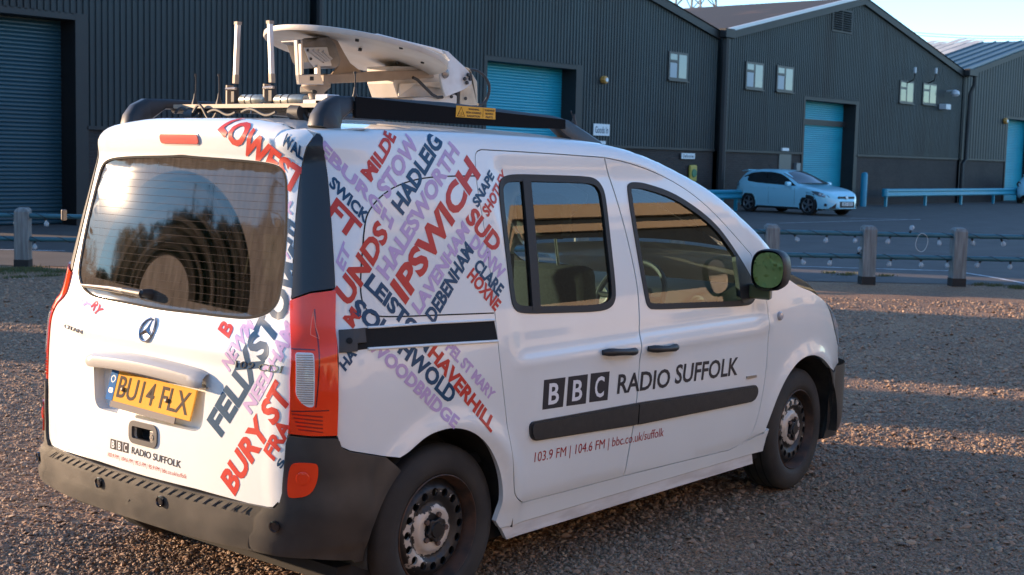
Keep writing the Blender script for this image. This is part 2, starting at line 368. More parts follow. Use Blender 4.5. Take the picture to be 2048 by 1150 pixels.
def brick_mat():
    m, nt, b = _nt('brick'); L = nt.links.new; tc = nt.nodes.new('ShaderNodeTexCoord')
    mp = nt.nodes.new('ShaderNodeMapping'); mp.inputs['Rotation'].default_value = (R(90), 0, 0); L(tc.outputs['Object'], mp.inputs[0])
    br = nt.nodes.new('ShaderNodeTexBrick'); br.inputs['Scale'].default_value = 1; br.inputs['Brick Width'].default_value = .225; br.inputs['Row Height'].default_value = .075; br.inputs['Mortar Size'].default_value = .006
    br.inputs['Color1'].default_value = (.040, .029, .026, 1); br.inputs['Color2'].default_value = (.055, .040, .036, 1); br.inputs['Mortar'].default_value = (.06, .056, .053, 1)
    L(mp.outputs[0], br.inputs[0]); n = nt.nodes.new('ShaderNodeTexNoise'); n.inputs['Scale'].default_value = .6; L(tc.outputs['Object'], n.inputs[0])
    mx = nt.nodes.new('ShaderNodeMix'); mx.data_type = 'RGBA'; mx.blend_type = 'MULTIPLY'; mx.inputs[0].default_value = .6; L(br.outputs[0], mx.inputs[6]); L(n.outputs[0], mx.inputs[7]); L(mx.outputs[2], b.inputs['Base Color'])
    bp_ = nt.nodes.new('ShaderNodeBump'); bp_.inputs['Distance'].default_value = .01; L(br.outputs['Fac'], bp_.inputs['Height']); bp_.invert = True; L(bp_.outputs[0], b.inputs['Normal']); b.inputs['Roughness'].default_value = .85
    return m
M_brick = brick_mat()
ZB = 2.09; ZV = 6.08; SLP = .215
def warehouse(name, label, x0, x1, openings, clad=M_clad, zr=None, pitch=.150, depth=32, roofm=M_roofd, brick_open=()):
    """gable-fronted shed: openings = (xa, xb, za, zb) holes through the cladding / brick"""
    w = thing(name, label, 'warehouse', ((x0+x1)/2, YF, 0)); ox = (x0+x1)/2
    xm = (x0+x1)/2; zt = lambda x: ZV+SLP*(min(x-x0, x1-x))
    # corrugated sheets: one mesh of real ribs
    V = []; F = []; n = int((x1-x0)/pitch); prof = ((0, 0), (.30, 0), (.42, .028), (.88, .028), (1.0, 0))
    xs = []
    for i in range(n):
        for t, d in prof[:-1]: xs.append((x0+(x1-x0)*(i+t)/n, d))
    xs.append((x1, 0))
    for (xa, da), (xb, db) in zip(xs[:-1], xs[1:]):
        xm_ = (xa+xb)/2; iv = [(ZB, None)]
        segs = [(ZB, 1e9)]
        for oa, ob, za_, zb_ in openings:
            if oa < xm_ < ob:
                ns = []
                for a, b in segs:
                    if zb_ <= a or za_ >= b: ns.append((a, b)); continue
                    if za_ > a: ns.append((a, za_))
                    if zb_ < b: ns.append((zb_, b))
                segs = ns
        for a, b in segs:
            k = len(V); V += [(xa-ox, da and -da or 0, a), (xb-ox, -db, a), (xb-ox, -db, min(b, zt(xb))), (xa-ox, -da, min(b, zt(xa)))]; F.append((k, k+1, k+2, k+3))
    MB().add(V, F).build('cladding', clad, w, kind='stuff')
    # brick plinth between the doors
    cuts = sorted([(oa, ob) for oa, ob, za_, zb_ in openings if za_ < 1]); cur = x0
    for oa, ob in cuts+[(x1, x1)]:
        if oa > cur+.05: MB().box((cur-ox, .02, 0), (oa-ox, .3, ZB-.02)).build('brick_plinth', M_brick, w)
        cur = max(cur, ob)
    # sill flashing above the brick, side returns, verge boards, roof
    cur = x0
    for oa, ob in cuts+[(x1, x1)]:
        if oa > cur+.05: MB().box((cur-ox, -.05, ZB-.05), (oa-ox, .02, ZB+.03)).build('drip_flashing', M_trim, w)
        cur = max(cur, ob)
    for sgn in (0, 1):
        xa, xb = (x0, xm) if sgn == 0 else (xm, x1); za_, zb_ = zt(xa), zt(xb)
        MB().prism([(xa-ox, -.14, za_-.16), (xb-ox, -.14, zb_-.16), (xb-ox, -.14, zb_+.10), (xa-ox, -.14, za_+.10)], (0, .10, 0)).build('verge_board', M_trim, w)
        MB().add([(xa-ox, -.18, za_+.13), (xb-ox, -.18, zb_+.13), (xb-ox, depth, zb_+.13), (xa-ox, depth, za_+.13)], [(0, 1, 2, 3)]).build('roof_slope', roofm, w)
    MB().add([(x0-ox, 0, 0), (x0-ox, depth, 0), (x0-ox, depth, ZV), (x0-ox, 0, ZV), (x1-ox, 0, 0), (x1-ox, depth, 0), (x1-ox, depth, ZV), (x1-ox, 0, ZV), (xm-ox, depth, zt(xm))],
             [(0, 1, 2, 3), (4, 5, 6, 7), (1, 5, 6, 8, 2)]).build('side_wall', clad, w)
    return w, ox
def shutter(w, ox, xa, xb, z1, m, rec=.55, slat=.083, z0=0.02, beam=None, trim=M_trim):
    """roller door set back in its opening"""
    V = []; F = []; n = int((z1-z0)/slat)
    for i in range(n):
        za_ = z0+(z1-z0)*i/n; h = (z1-z0)/n
        for t, d in ((0, 0), (.12, .012), (.35, .022), (.65, .022), (.88, .012)): V += [(xa-ox, rec-d, za_+h*t), (xb-ox, rec-d, za_+h*t)]
    V += [(xa-ox, rec, z1), (xb-ox, rec, z1)]
    F = [(2*i, 2*i+1, 2*i+3, 2*i+2) for i in range(len(V)//2-1)]
    s = MB().add(V, F).build('roller_shutter', m, w)
    s['kind'] = 'stuff'
    MB().box((xb-ox-.002, -.03, 0), (xb-ox+.30, rec+.08, z1+.12)).build('door_jamb', trim, w)
    MB().box((xa-ox-.14, -.03, 0), (xa-ox, rec+.08, z1+.12)).build('door_jamb', trim, w)
    MB().box((xa-ox-.14, -.028, z1-.02), (xb-ox+.298, rec+.06, z1+.118)).build('door_lintel', trim, w)
    if beam: MB().box((xa-ox, rec-.12, beam-.11), (xb-ox, rec-.03, beam+.11)).build('door_transom', trim, w)
    return s
def small_window(w, ox, u0, v0, u1, v1, green=False):
    xa, z1 = fx(u0, v0); xb, z0 = fx(u1, v1); xa -= ox; xb -= ox
    f = MB().box((xa-.06, -.075, z0-.06), (xb+.06, -.03, z1+.06)).build('window', M_wframe, w)
    xm_ = xa+(xb-xa)*.47; zm = z0+(z1-z0)*.68
    pm = mat('window_pane_green', (.13, .15, .10), .12, spec=.5) if green else M_wpane
    for a, b, c, d, mm in ((xa, xm_-.04, z0, zm-.03, M_curt), (xa, xm_-.04, zm+.03, z1, pm), (xm_+.04, xb, z0, z1, pm)):
        MB().box((a+.02, -.080, c+.02), (b-.02, -.070, d-.02)).build('window_pane', mm if not green else pm, f)
    MB().box((xa-.1, -.13, z0-.10), (xb+.1, -.03, z0-.062)).build('window_sill', M_wframe, f)
    return f
def sign(w, ox, u0, v0, u1, v1, text, m, tm, name='wall_sign'):
    xa, z1 = fx(u0, v0); xb, z0 = fx(u1, v1); xa -= ox; xb -= ox
    s = MB().box((xa, -.075, z0), (xb, -.045, z1)).build(name, m, w)
    H_ = z1-z0; k = len(text)
    for i, t in enumerate(text):
        if t: flat_text('lettering', t, tm, ((xa+xb)/2, -.0775, z1-H_*(i+.78)/k), (1, 0, 0), (0, 0, 1), H_/k*.55, s, bold=.02, width=(xb-xa)*.82, center=True)
    return s
def dim(u0, u1, v): return fx(u0, v)[0], fx(u1, v)[0]
M_signw = mat('sign_white', (.62, .66, .68), .5); M_signt = mat('sign_text', (.03, .06, .10), .5)
# left shed
la, lb = xk(9.35), fx(150, 150)[0]; zl = fx(100, 33)[1]
wl, ol = warehouse('warehouse', 'dark clad shed with a navy roller door at the left edge', xk(8.7), xk(17.55), [(la, lb+.28, 0, zl+.1)], M_clad2)
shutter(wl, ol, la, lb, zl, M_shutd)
# middle-left shed
aa, ab = fx(972, 200)[0], fx(1150, 200)[0]; zA = fx(1060, 128)[1]
wa, oa = warehouse('warehouse', 'large dark corrugated warehouse behind the van with a blue roller door', xk(17.75), xk(34.5), [(aa-.12, ab+.28, 0, zA+.1)])
shutter(wa, oa, aa, ab, zA, M_shut)
small_window(wa, oa, 1337, 106, 1369, 159)
sign(wa, oa, 1184, 247, 1215, 272, ['x 14020', 'Goods In'][1:], M_signw, M_signt)
sign(wa, oa, 1360, 306, 1386, 318, ['Deliveries'], M_signw, M_signt)
x_, z_ = fx(1203, 160)
M_alarm = mat('alarm_orange', (.55, .27, .06), .45); M_alw = mat('alarm_white', (.6, .65, .7), .4)
def alarm(w, ox, u, v, s=.22):
    x_, z_ = fx(u, v); a = MB().lathe((x_-ox, -.04, z_), (0, -1, 0), [(0, s*.95), (.05, s), (.14, s*.9), (.17, s*.6), (.17, 0)], 8).build('alarm_box', M_alarm, w)
    MB().lathe((x_-ox, -.212, z_), (0, -1, 0), [(0, s*.5), (.01, s*.48), (.012, 0)], 14).build('alarm_badge', M_alw, a)
alarm(wa, oa, 1203, 160, .13)
x_, z_ = fx(1383, 345); MB().box((x_-oa-.22, -.10, z_-.32), (x_-oa+.22, .0, z_+.26)).build('notice_board', mat('plaque_yellow', (.42, .33, .05), .5), wa, bevel=.06)
MB().lathe((x_-oa, -.105, z_-.02), (0, -1, 0), [(0, .15), (.02, .14), (.02, 0)], 18).build('notice_roundel', mat('plaque_green', (.03, .16, .07), .5), wa)
x_, z_ = fx(1200, 285); MB().box((x_-oa-.18, -.09, z_-.05), (x_-oa+.18, -.04, z_+.05)).build('bulkhead_lamp', M_signw, wa)
# middle-right shed
ba, bb = fx(1606, 300)[0], fx(1707, 300)[0]; zB = fx(1660, 203)[1]
wb_, ob_ = warehouse('warehouse', 'dark corrugated gabled warehouse behind the parked hatchback, with small windows', xk(34.75), xk(54.1), [(ba-.12, bb+.28, 0, zB+.1), (*dim(1664, 1700, 40), fx(1680, 66)[1], fx(1680, 22)[1])], roofm=M_roofd)
shutter(wb_, ob_, ba, bb, zB, M_shut, beam=fx(1656, 245)[1])
for r_ in ((1491, 126, 1521, 177, False), (1553, 134, 1581, 182, False), (1799, 163, 1822, 205, True), (1845, 168, 1868, 208, True)): small_window(wb_, ob_, *r_)
xa, z1 = fx(1665, 18); xb, z0 = fx(1700, 66)
MB().box((xa-ob_-.06, -.05, z0-.06), (xb-ob_+.06, .25, z1+.06)).build('louvre_frame', M_trim, wb_)
for hx in (0, 1):
    for k in range(9):
        xx0 = xa+(xb-xa)*(.04+.5*hx); xx1 = xx0+(xb-xa)*.42; zz = z0+(z1-z0)*(k+.5)/9
        MB().obox(((xx0+xx1)/2-ob_, -.07, zz), ((xx1-xx0)/2, 0, 0), (0, .04, -.03), (0, .006, .008)).build('louvre_slat', M_clad2, wb_)
x_, z_ = fx(1567, 299); MB().box((x_-ob_-.25, -.1, z_-.05), (x_-ob_+.25, -.03, z_+.06)).build('bulkhead_lamp', M_signw, wb_)
xa, z1 = fx(1558, 308); xb, z0 = fx(1580, 352); MB().box((xa-ob_, -.02, 0), (xb-ob_, .03, z1)).build('side_door', mat('grey_door', (.06, .07, .075), .5), wb_)
xa, z1 = fx(1589, 326); xb, z0 = fx(1596, 345); MB().box((xa-ob_, -.10, z0-.1), (xb-ob_, .02, z1)).build('meter_box', mat('meter_grey', (.16, .18, .19), .5), wb_)
def lampset(w, ox, u, v):
    x_, z_ = fx(u, v); l = MB().tube([(x_-ox, -.02, z_-.45), (x_-ox, -.35, z_-.3), (x_-ox, -.4, z_+.1)], .03, 6).build('wall_lamp_bracket', M_trim, w, smooth=True)
    MB().box((x_-ox-.06, -.44, z_-.02), (x_-ox+.06, -.34, z_+.24)).build('wall_lamp', M_flash, l, bevel=.03)
lampset(wb_, ob_, 1813, 146); lampset(wb_, ob_, 1855, 147)
x_, z_ = fx(1892, 187); cm = MB().lathe((x_-ob_, -.45, z_-.15), (0, 0, 1), [(0, 0), (.02, .12), (.12, .2), (.25, .16), (.32, 0)], 16).build('dome_camera', M_flash, wb_, smooth=True); MB().tube([(x_-ob_, -.45, z_+.15), (x_-ob_, -.02, z_+.1)], .03, 6).build('camera_arm', M_flash, cm)
x_, z_ = fx(1881, 215); MB().box((x_-ob_-.3, -.4, z_-.1), (x_-ob_+.25, -.05, z_+.15)).build('floodlight', M_flash, wb_, bevel=.03)
# pale flashing along the left verge
xa, za_ = fx(1421, 70); xb, zb_ = fx(1640, 12)
f0, f1 = xk(34.95), xk(44.35)
MB().prism([(f0-ob_, -.19, ZV+.16), (f1-ob_, -.19, ZV+.16+SLP*(f1-f0)), (f1-ob_, -.19, ZV+.28+SLP*(f1-f0)), (f0-ob_, -.19, ZV+.28)], (0, .12, 0)).build('verge_flashing', M_flash, wb_)
# right shed
ca = fx(2011, 320)[0]; zC = fx(2030, 238)[1]
wc, oc = warehouse('warehouse', 'dark ribbed shed at the right edge with a pale grey metal roof', xk(54.3), xk(73.7), [(ca-.12, ca+4.2, 0, zC+.1)], M_clad2, pitch=.34, roofm=M_roofm)
shutter(wc, oc, ca, ca+3.9, zC, M_shut); alarm(wc, oc, 2007, 242, .16)
x0_, x1_ = xk(54.3), xk(64.0)
for k in range(46):     # standing ribs of the metal roof
    y = -.1+k*.7; MB().add([(x0_-oc, y-.03, ZV+.14), (x0_-oc, y+.03, ZV+.14), (x0_-oc, y+.03, ZV+.185), (x0_-oc, y-.03, ZV+.185)]+[(x1_-oc, y-.03, ZV+.14+SLP*(x1_-x0_)), (x1_-oc, y+.03, ZV+.14+SLP*(x1_-x0_)), (x1_-oc, y+.03, ZV+.185+SLP*(x1_-x0_)), (x1_-oc, y-.03, ZV+.185+SLP*(x1_-x0_))], [(0, 1, 5, 4), (1, 2, 6, 5), (2, 3, 7, 6), (3, 0, 4, 7), (4, 5, 6, 7)]).build('roof_rib', M_roofm, wc)
def on_roof(u, v):
    d = ray(u, v); n = np.array([-SLP, 0, 1.]); p0 = np.array([x0_, YF, ZV+.15]); return CP+d*(((p0-CP)@n)/(d@n))
for (u0, v0), (u1, v1), n_ in (((1880, 117), (1950, 82), 3), ((1852, 97), (1885, 86), 2)):
    p_, q_ = on_roof(u0, v0), on_roof(u1, v1); yb_ = round((p_[1]-YF+.1)/.7)*.7-.1
    for j in range(n_):
        ya = yb_+.7*j; xa, xb = p_[0]+j*.5, max(q_[0], p_[0]+2.5)+j*.5
        MB().add([(xa-oc, ya+.05, ZV+.19+SLP*(xa-x0_)), (xb-oc, ya+.05, ZV+.19+SLP*(xb-x0_)), (xb-oc, ya+.65, ZV+.19+SLP*(xb-x0_)), (xa-oc, ya+.65, ZV+.19+SLP*(xa-x0_))], [(0, 1, 2, 3)]).build('rooflight', M_skyl, wc)
# valley gutters and downpipes
def downpipe(u, label, xw, kink=False, r=.10):
    d = thing('downpipe', label, 'pipe', (xw, YF, 0))
    if kink: P = [(.55, -.35, ZV-.05), (.55, -.35, ZV-.5), (.42, -.22, ZV-.9), (.30, -.22, 2.1), (.0, -.2, 1.85), (0, -.2, .05)]
    else: P = [(0, -.25, ZV+.1), (0, -.25, .05)]
    MB().tube(P, r, 8).build('pipe', M_trim, d, smooth=True)
    MB().box((-.3, -.45, ZV-.1), (.75 if kink else .3, -.16, ZV+.22)).build('hopper', M_trim, d, bevel=.02)
    return d
downpipe(622, 'dark downpipe between the two left sheds', xk(17.65), r=.09); downpipe(1405, 'thick dark downpipe in the valley left of the gabled warehouse', xk(34.62), r=.15)
downpipe(1895, 'dark kinked downpipe between the gabled warehouse and the right shed', xk(54.2), True)

# unseen sheds added to shade the yard, and the building mirrored in the van windows
def shade_shed(name, label, x0, x1, y0, y1, h, m, ridge=1.0):
    w = thing(name, label, 'shade blocker', (x0, y0, 0))
    MB().box((0, 0, 0), (x1-x0, y1-y0, h)).build('wall', m, w)
    MB().prism([(-.15, 0, h), (x1-x0+.15, 0, h), ((x1-x0)/2, 0, h+ridge)], (0, y1-y0, 0)).build('roof', M_roofd, w)
    return w
shade_shed('shade_blocker', 'unseen brick block added left of the view to shade the yard', -3.3, -2.35, 19, 20.5, 6.0, M_brick, .4)
shade_shed('shade_blocker', 'wider unseen brick block added to shade the yard beside the sunlit gap', -1.15, 3.9, 19, 20.6, 6.2, M_brick, 1.0)
shade_shed('shade_blocker', 'narrow unseen brick block added to keep the sun off the fence', 7.3, 9.75, 19, 20.4, 6.0, M_brick, .4)
ob2 = thing('office_building', 'low office block with cream bands mirrored in the van windows', 'building', (15, -14.4, 0))
M_cream = mat('cream_render', (.62, .47, .30), .8, col2=(.5, .38, .25), scale=.5, amount=.6); M_dkglass = mat('office_glass', (.03, .035, .035), .15)
MB().box((-32, -6, 0), (45, 0, 6.72)).build('wall', mat('office_dark', (.035, .04, .04), .6), ob2)
MB().box((-32, 0, 0), (45, .08, 3.5)).build('bounce_wall', mat('bounce_render', (.60, .50, .38), .85, col2=(.5, .4, .3), scale=.5, amount=.6), ob2)  # unseen pale wall added to bounce warm sunlight onto the van side
MB().box((-32.2, 0.0, 6.30), (45.2, .16, 6.75)).build('fascia_band', M_cream, ob2); MB().box((-32.2, 0.0, 5.88), (45.2, .12, 6.10)).build('fascia_band', M_cream, ob2)
for k in range(12): MB().box((-30+k*6.2, .0, 1.0), (-27.5+k*6.2, .11, 2.6)).build('office_window', M_dkglass, ob2)

# bollard, barriers
M_blue = mat('painted_steel_blue', (.015, .24, .36), .45, col2=(.015, .2, .3), scale=6, amount=.6); M_galv = mat('galvanised_barrier', (.02, .27, .38), .4, col2=(.02, .21, .30), scale=4, amount=.6)
b0 = np.array([at(1727, 390, 1, YF-.8)[0], YF-.8, 0])
bo = thing('bollard', 'tall blue steel bollard beside the blue roller door', 'bollard', tuple(b0)); MB().lathe((0, 0, 0), (0, 0, 1), [(0, .13), (1.32, .13), (1.38, .09), (1.40, 0)], 16).build('post', M_blue, bo, smooth=True)
def barrier(label, xa, xb, n, y):
    g = thing('crash_barrier', label, 'barrier', (xa, y, 0)); L = xb-xa
    prof = [(.0, .42), (.05, .46), (.05, .50), (.01, .55), (.01, .60), (.05, .65), (.05, .70), (0, .74)]
    V = []
    for x in (0, L): V += [(x, -d, z) for d, z in prof]
    k = len(prof); MB().add(V, [(i, i+1, k+i+1, k+i) for i in range(k-1)]).build('rail', M_galv, g)
    MB().lathe((0, -.02, .58), (0, 0, 1), [(-.17, .10), (-.14, .13), (.14, .13), (.17, .10)], 12).build('end_cap', M_galv, g, smooth=True)
    for i in range(n):
        x = .25+(L-.5)*i/(n-1); MB().box((x-.05, .0, 0), (x+.05, .10, .68)).build('post', M_galv, g)
    return g
barrier('blue galvanised crash barrier in front of the right shed', at(1769, 390, 1, YF-1.4)[0], xk(66.0), 7, YF-1.4)
barrier('blue crash barrier end behind the parked hatchback', at(1380, 390, 1, YF-1.4)[0], at(1482, 390, 1, YF-1.4)[0], 4, YF-1.4)

# ---- fence with festoon lights
M_post = mat('weathered_timber', (.25, .25, .235), .85, col2=(.12, .115, .105), scale=5, amount=.8, stretch=(6, 6, .6), bump=.5, bscale=60)
M_postd = mat('tarred_foot', (.022, .018, .015), .8); M_rail = mat('rail_pipe_teal', (.035, .13, .16), .45, col2=(.025, .09, .11), scale=9, amount=.6)
fence = thing('post_and_rail_fence', 'low timber post fence with two teal pipe rails', 'fence', (FA[0], FA[1], 0), math.atan2(FD[1], FD[0]))
def t_of(u, v=480):
    d = ray(u, v); # intersect vertical fence plane
    n = np.array([FN[0], FN[1], 0]); p0 = np.array([FA[0], FA[1], 0]); s = ((p0-CP)@n)/(d@n); p = CP+d*s; return (p[:2]-FA)@FD
tp = [t_of(1543), t_of(1737), t_of(1918)]; sp1 = (tp[2]-tp[0])/2
posts = sorted(tp+[tp[0]-sp1*k for k in range(1, 12) if tp[0]-sp1*k > 1.0]+[t_of(46), t_of(46)-sp1, tp[2]+sp1, tp[2]+2*sp1])
for i, t in enumerate(posts):
    h = .80+random.uniform(-.012, .012); w_ = .095
    po = MB().add([(t-w_, -w_, .10), (t+w_, -w_, .10), (t+w_, w_, .10), (t-w_, w_, .10), (t-w_, -w_, h-.03), (t+w_, -w_, h-.03), (t+w_, w_, h), (t-w_, w_, h), (t-w_*.7, -w_*.7, h+.015), (t+w_*.7, -w_*.7, h+.015), (t+w_*.7, w_*.7, h+.03), (t-w_*.7, w_*.7, h+.03)],
        [(0, 1, 5, 4), (1, 2, 6, 5), (2, 3, 7, 6), (3, 0, 4, 7), (4, 5, 9, 8), (5, 6, 10, 9), (6, 7, 11, 10), (7, 4, 8, 11), (8, 9, 10, 11), (3, 2, 1, 0)]).build('post', M_post, fence, bevel=.006)
    MB().box((t-w_-.004, -w_-.004, -.02), (t+w_+.004, w_+.004, .115)).build('post_foot', M_postd, po)
T0, T1 = posts[0]-1, posts[-1]+1
for z in (.715, .395): MB().tube([(T0, 0, z), (T1, 0, z)], .034, 10).build('rail', M_rail, fence, smooth=True)
M_bulb = glass_mat('clear_bulb_glass', (.86, .9, .92), .03, 1.5, dust=(.75, .8, .82), dustamt=.35); M_cable = mat('black_cable', (.012, .012, .012), .6)
bulb_m = MB().lathe((0, 0, 0), (0, 0, -1), [(.0, .012), (.018, .016), (.035, .028), (.055, .035), (.075, .031), (.088, .018), (.092, 0)], 14)
cap_m = MB().lathe((0, 0, 0), (0, 0, 1), [(-.006, .0), (-.006, .017), (.03, .017), (.034, .008), (.034, 0)], 10)
def festoon(label, zr, us, phase):
    s = thing('festoon_light_string', label, 'light string', (FA[0], FA[1], 0), math.atan2(FD[1], FD[0]), 'festoon light strings on the fence rails')
    tt = [t_of(u, 480) for u in us]; extra = [tt[0]-.42*k for k in range(1, 22) if tt[0]-.42*k > t_of(140)]
    tt = sorted(tt+extra); P = []
    x = T0+.5
    k = 0
    while x < T1-.5:
        a = k*.9+phase; P.append((x, .034*math.cos(a), zr+.034*math.sin(a))); x += .055; k += 1
    MB().tube(P, .006, 5).build('cable', M_cable, s, smooth=True)
    bo_ = None
    for i, t in enumerate(tt):
        up_ = random.random() < .12
        if bo_ is None:
            b_ = bulb_m.build('bulb', M_bulb, s, smooth=True); c_ = cap_m.build('bulb_holder', M_cable, b_, smooth=True); bo_ = b_
        else:
            b_ = bo_.copy(); COL.objects.link(b_); b_.parent = s; c_ = bo_.children[0].copy(); COL.objects.link(c_); c_.parent = b_
        b_.location = (t, random.uniform(-.02, .02), zr-.055 if not up_ else zr+.055); b_.rotation_euler = (random.gauss(0, .25)+(math.pi if up_ else 0), random.gauss(0, .25), 0)
    return s
festoon('festoon bulbs on black cable wound round the upper fence rail', .715, [30, 92, 1591, 1653, 1709, 1778, 1820, 1877, 1945, 2003, 2060], 0)
festoon('festoon bulbs on black cable wound round the lower fence rail', .395, [70, 1604, 1664, 1718, 1784, 1845, 1897, 1962, 2023], 1.3)
th = t_of(1842); hoop = thing('wire_hoop', 'pale loop of wire hanging on the upper fence rail', 'wire', (FA[0]+FD[0]*th, FA[1]+FD[1]*th, 0), math.atan2(FD[1], FD[0]))
MB().tube([(.085*math.cos(a)*(1+.1*math.sin(2*a)), -.035, .61+.13*math.sin(a)) for a in np.linspace(0, 2*math.pi, 30)], .005, 6, cap=False).build('loop', mat('pale_wire', (.5, .48, .44), .6), hoop, smooth=True)

# ---- pylon and power lines behind the roofs
py = thing('electricity_pylon', 'steel lattice pylon behind the warehouse roofs', 'pylon', tuple(np.append((CP+ray(1392, 5)*190)[:2], 0))); M_steel = mat('pylon_steel', (.16, .17, .18), .6)
Hh = 46
for sx_, sy_ in ((1, 1), (1, -1), (-1, 1), (-1, -1)): MB().tube([(sx_*4.2, sy_*4.2, 0), (sx_*2.0, sy_*2.0, 22), (sx_*.7, sy_*.7, Hh)], .16, 5).build('leg', M_steel, py)
for k in range(12):
    z0_, z1_ = 2+k*3.4, 2+(k+1)*3.4; r0_, r1_ = (4.2-2.2*min(z0_, 22)/22-max(0, z0_-22)*.054), (4.2-2.2*min(z1_, 22)/22-max(0, z1_-22)*.054)
    for a in range(4):
        c_ = [(1, 1), (1, -1), (-1, -1), (-1, 1)]; p_, q_ = c_[a], c_[(a+1) % 4]
        MB().tube([(p_[0]*r0_, p_[1]*r0_, z0_), (q_[0]*r1_, q_[1]*r1_, z1_)], .09, 4).build('brace', M_steel, py); MB().tube([(q_[0]*r0_, q_[1]*r0_, z0_), (p_[0]*r1_, p_[1]*r1_, z1_)], .09, 4).build('brace', M_steel, py)
for z_ in (28, 35, 42): MB().tube([(-7, 0, z_), (0, 0, z_+1.2), (7, 0, z_)], .18, 5).build('crossarm', M_steel, py)
for k, (v0, v1) in enumerate(((50, 62), (56, 66))):
    A = CP+ray(1600, v0-14)*200; B = CP+ray(2200, v1+6)*200; w_ = thing('power_line', ('upper' if k == 0 else 'lower')+' of two thin power lines crossing the sky above the right roof', 'cable', (0, 0, 0), 0, 'power lines')
    MB().tube([A+(B-A)*t-np.array([0, 0, 1])*4*t*(1-t)*1.2 for t in np.linspace(0, 1, 12)], .035, 4).build('wire', M_steel, w_)

# ---- trees mirrored in the van's glass
M_leaf = mat('leaf', (.055, .085, .020), .6, col2=(.09, .10, .025), scale=.6, amount=.8); M_bark = mat('bark', (.09, .07, .055), .9)
def tree_mesh(h, rad, n, seed):
    rg = np.random.default_rng(seed); V = []; F = []
    cl = [(rg.normal(0, rad*.45), rg.normal(0, rad*.45), h*rg.uniform(.35, .92), rad*rg.uniform(.28, .5)) for _ in range(26)]
    for i in range(n):
        cx_, cy_, cz_, cr_ = cl[i % 26]; d = rg.normal(0, 1, 3); d /= np.linalg.norm(d); p = np.array([cx_, cy_, cz_])+d*cr_*rg.uniform(.6, 1.05)
        a, b = rg.normal(0, 1, 3), rg.normal(0, 1, 3); a /= np.linalg.norm(a); b -= a*(a@b); b /= np.linalg.norm(b); s = rg.uniform(.14, .30); k = len(V)
        V += [p-a*s, p+b*s*.6, p+a*s, p-b*s*.6]; F.append((k, k+1, k+2, k+3))
    me = bpy.data.meshes.new('crown'); me.from_pydata([tuple(v) for v in V], [], F); me.update(); me.materials.append(M_leaf); return me
crowns = [tree_mesh(6.5, 3.2, 6000, 1), tree_mesh(7.5, 2.9, 6000, 2)]
spots = [(-22, 34, .95), (-25, 31, 1.15), (-28, 29, 1.25), (-31, 27, 1.35), (-34, 24, 1.5), (-36, 19, 1.5), (-38, 10, 1.3), (-36, 3, 1.2), (-34, -5, 1.2), (-30, -12, 1.2), (-24, -18, 1.2), (-14, -22, 1.2), (-27, 36, 1.1), (-32, 33, 1.35), (-37, 29, 1.6), (-19.5, 36, .85), (-16, 36, .72), (-12.5, 37, .68), (-30, 31, 1.4), (-24, 33, 1.1), (-34, 28, 1.6), (-21.5, 37, .95)]
for i, (x, y, s) in enumerate(spots):
    t = thing('tree', 'leafy green tree behind the camera, seen only mirrored in the van glass', 'tree', (x, y, 0), i*1.3, 'trees behind the camera'); t.scale = (s, s, s)
    link('crown', crowns[i % 2], None, t)
    MB().tube([(0, 0, 0), (.1, 0, 2.0), (0, .1, 4.5)], [.24, .18, .08], 8).build('trunk', M_bark, t, smooth=True)

M_hedge = mat('hedge_leaf', (.15, .20, .035), .6, col2=(.32, .30, .08), scale=.8, amount=.8)
hg = thing('hedge', 'long leafy hedge behind the camera, mirrored in the door mirror', 'hedge', (-30, -2, 0)); V = []; F = []; rg_h = np.random.default_rng(5)
for k in range(14000):
    p = np.array([rg_h.normal(0, .45), rg_h.uniform(-12, 12), rg_h.uniform(0, 3.6+.5*math.sin(k))]); a_ = rg_h.normal(0, 1, 3); a_ /= np.linalg.norm(a_); b_ = rg_h.normal(0, 1, 3); b_ -= a_*(a_@b_); b_ /= np.linalg.norm(b_); s_ = rg_h.uniform(.05, .11); n_ = len(V)
    V += [p-a_*s_, p+b_*s_*.6, p+a_*s_, p-b_*s_*.6]; F.append((n_, n_+1, n_+2, n_+3))
me_h = bpy.data.meshes.new('foliage'); me_h.from_pydata([tuple(v) for v in V], [], F); me_h.update(); link('foliage', me_h, M_hedge, hg, 'stuff')
MB().box((-.25, -12, 0), (.25, 12, 3.3)).build('core', M_hedge, hg)
for k in range(6): MB().tube([(0, -7.5+3*k, 0), (.1, -7.4+3*k, 1.6)], [.06, .03], 6).build('stem', M_bark, hg)
tp_ = thing('telegraph_pole', 'timber telegraph pole mirrored in the rear glass of the van', 'pole', (-16.5, 14.5, 0))
MB().tube([(0, 0, 0), (0, 0, 9.5)], [.16, .11], 10).build('pole', M_bark, tp_, smooth=True); MB().box((-.9, -.05, 8.7), (.9, .05, 8.85)).build('crossarm', M_bark, tp_)
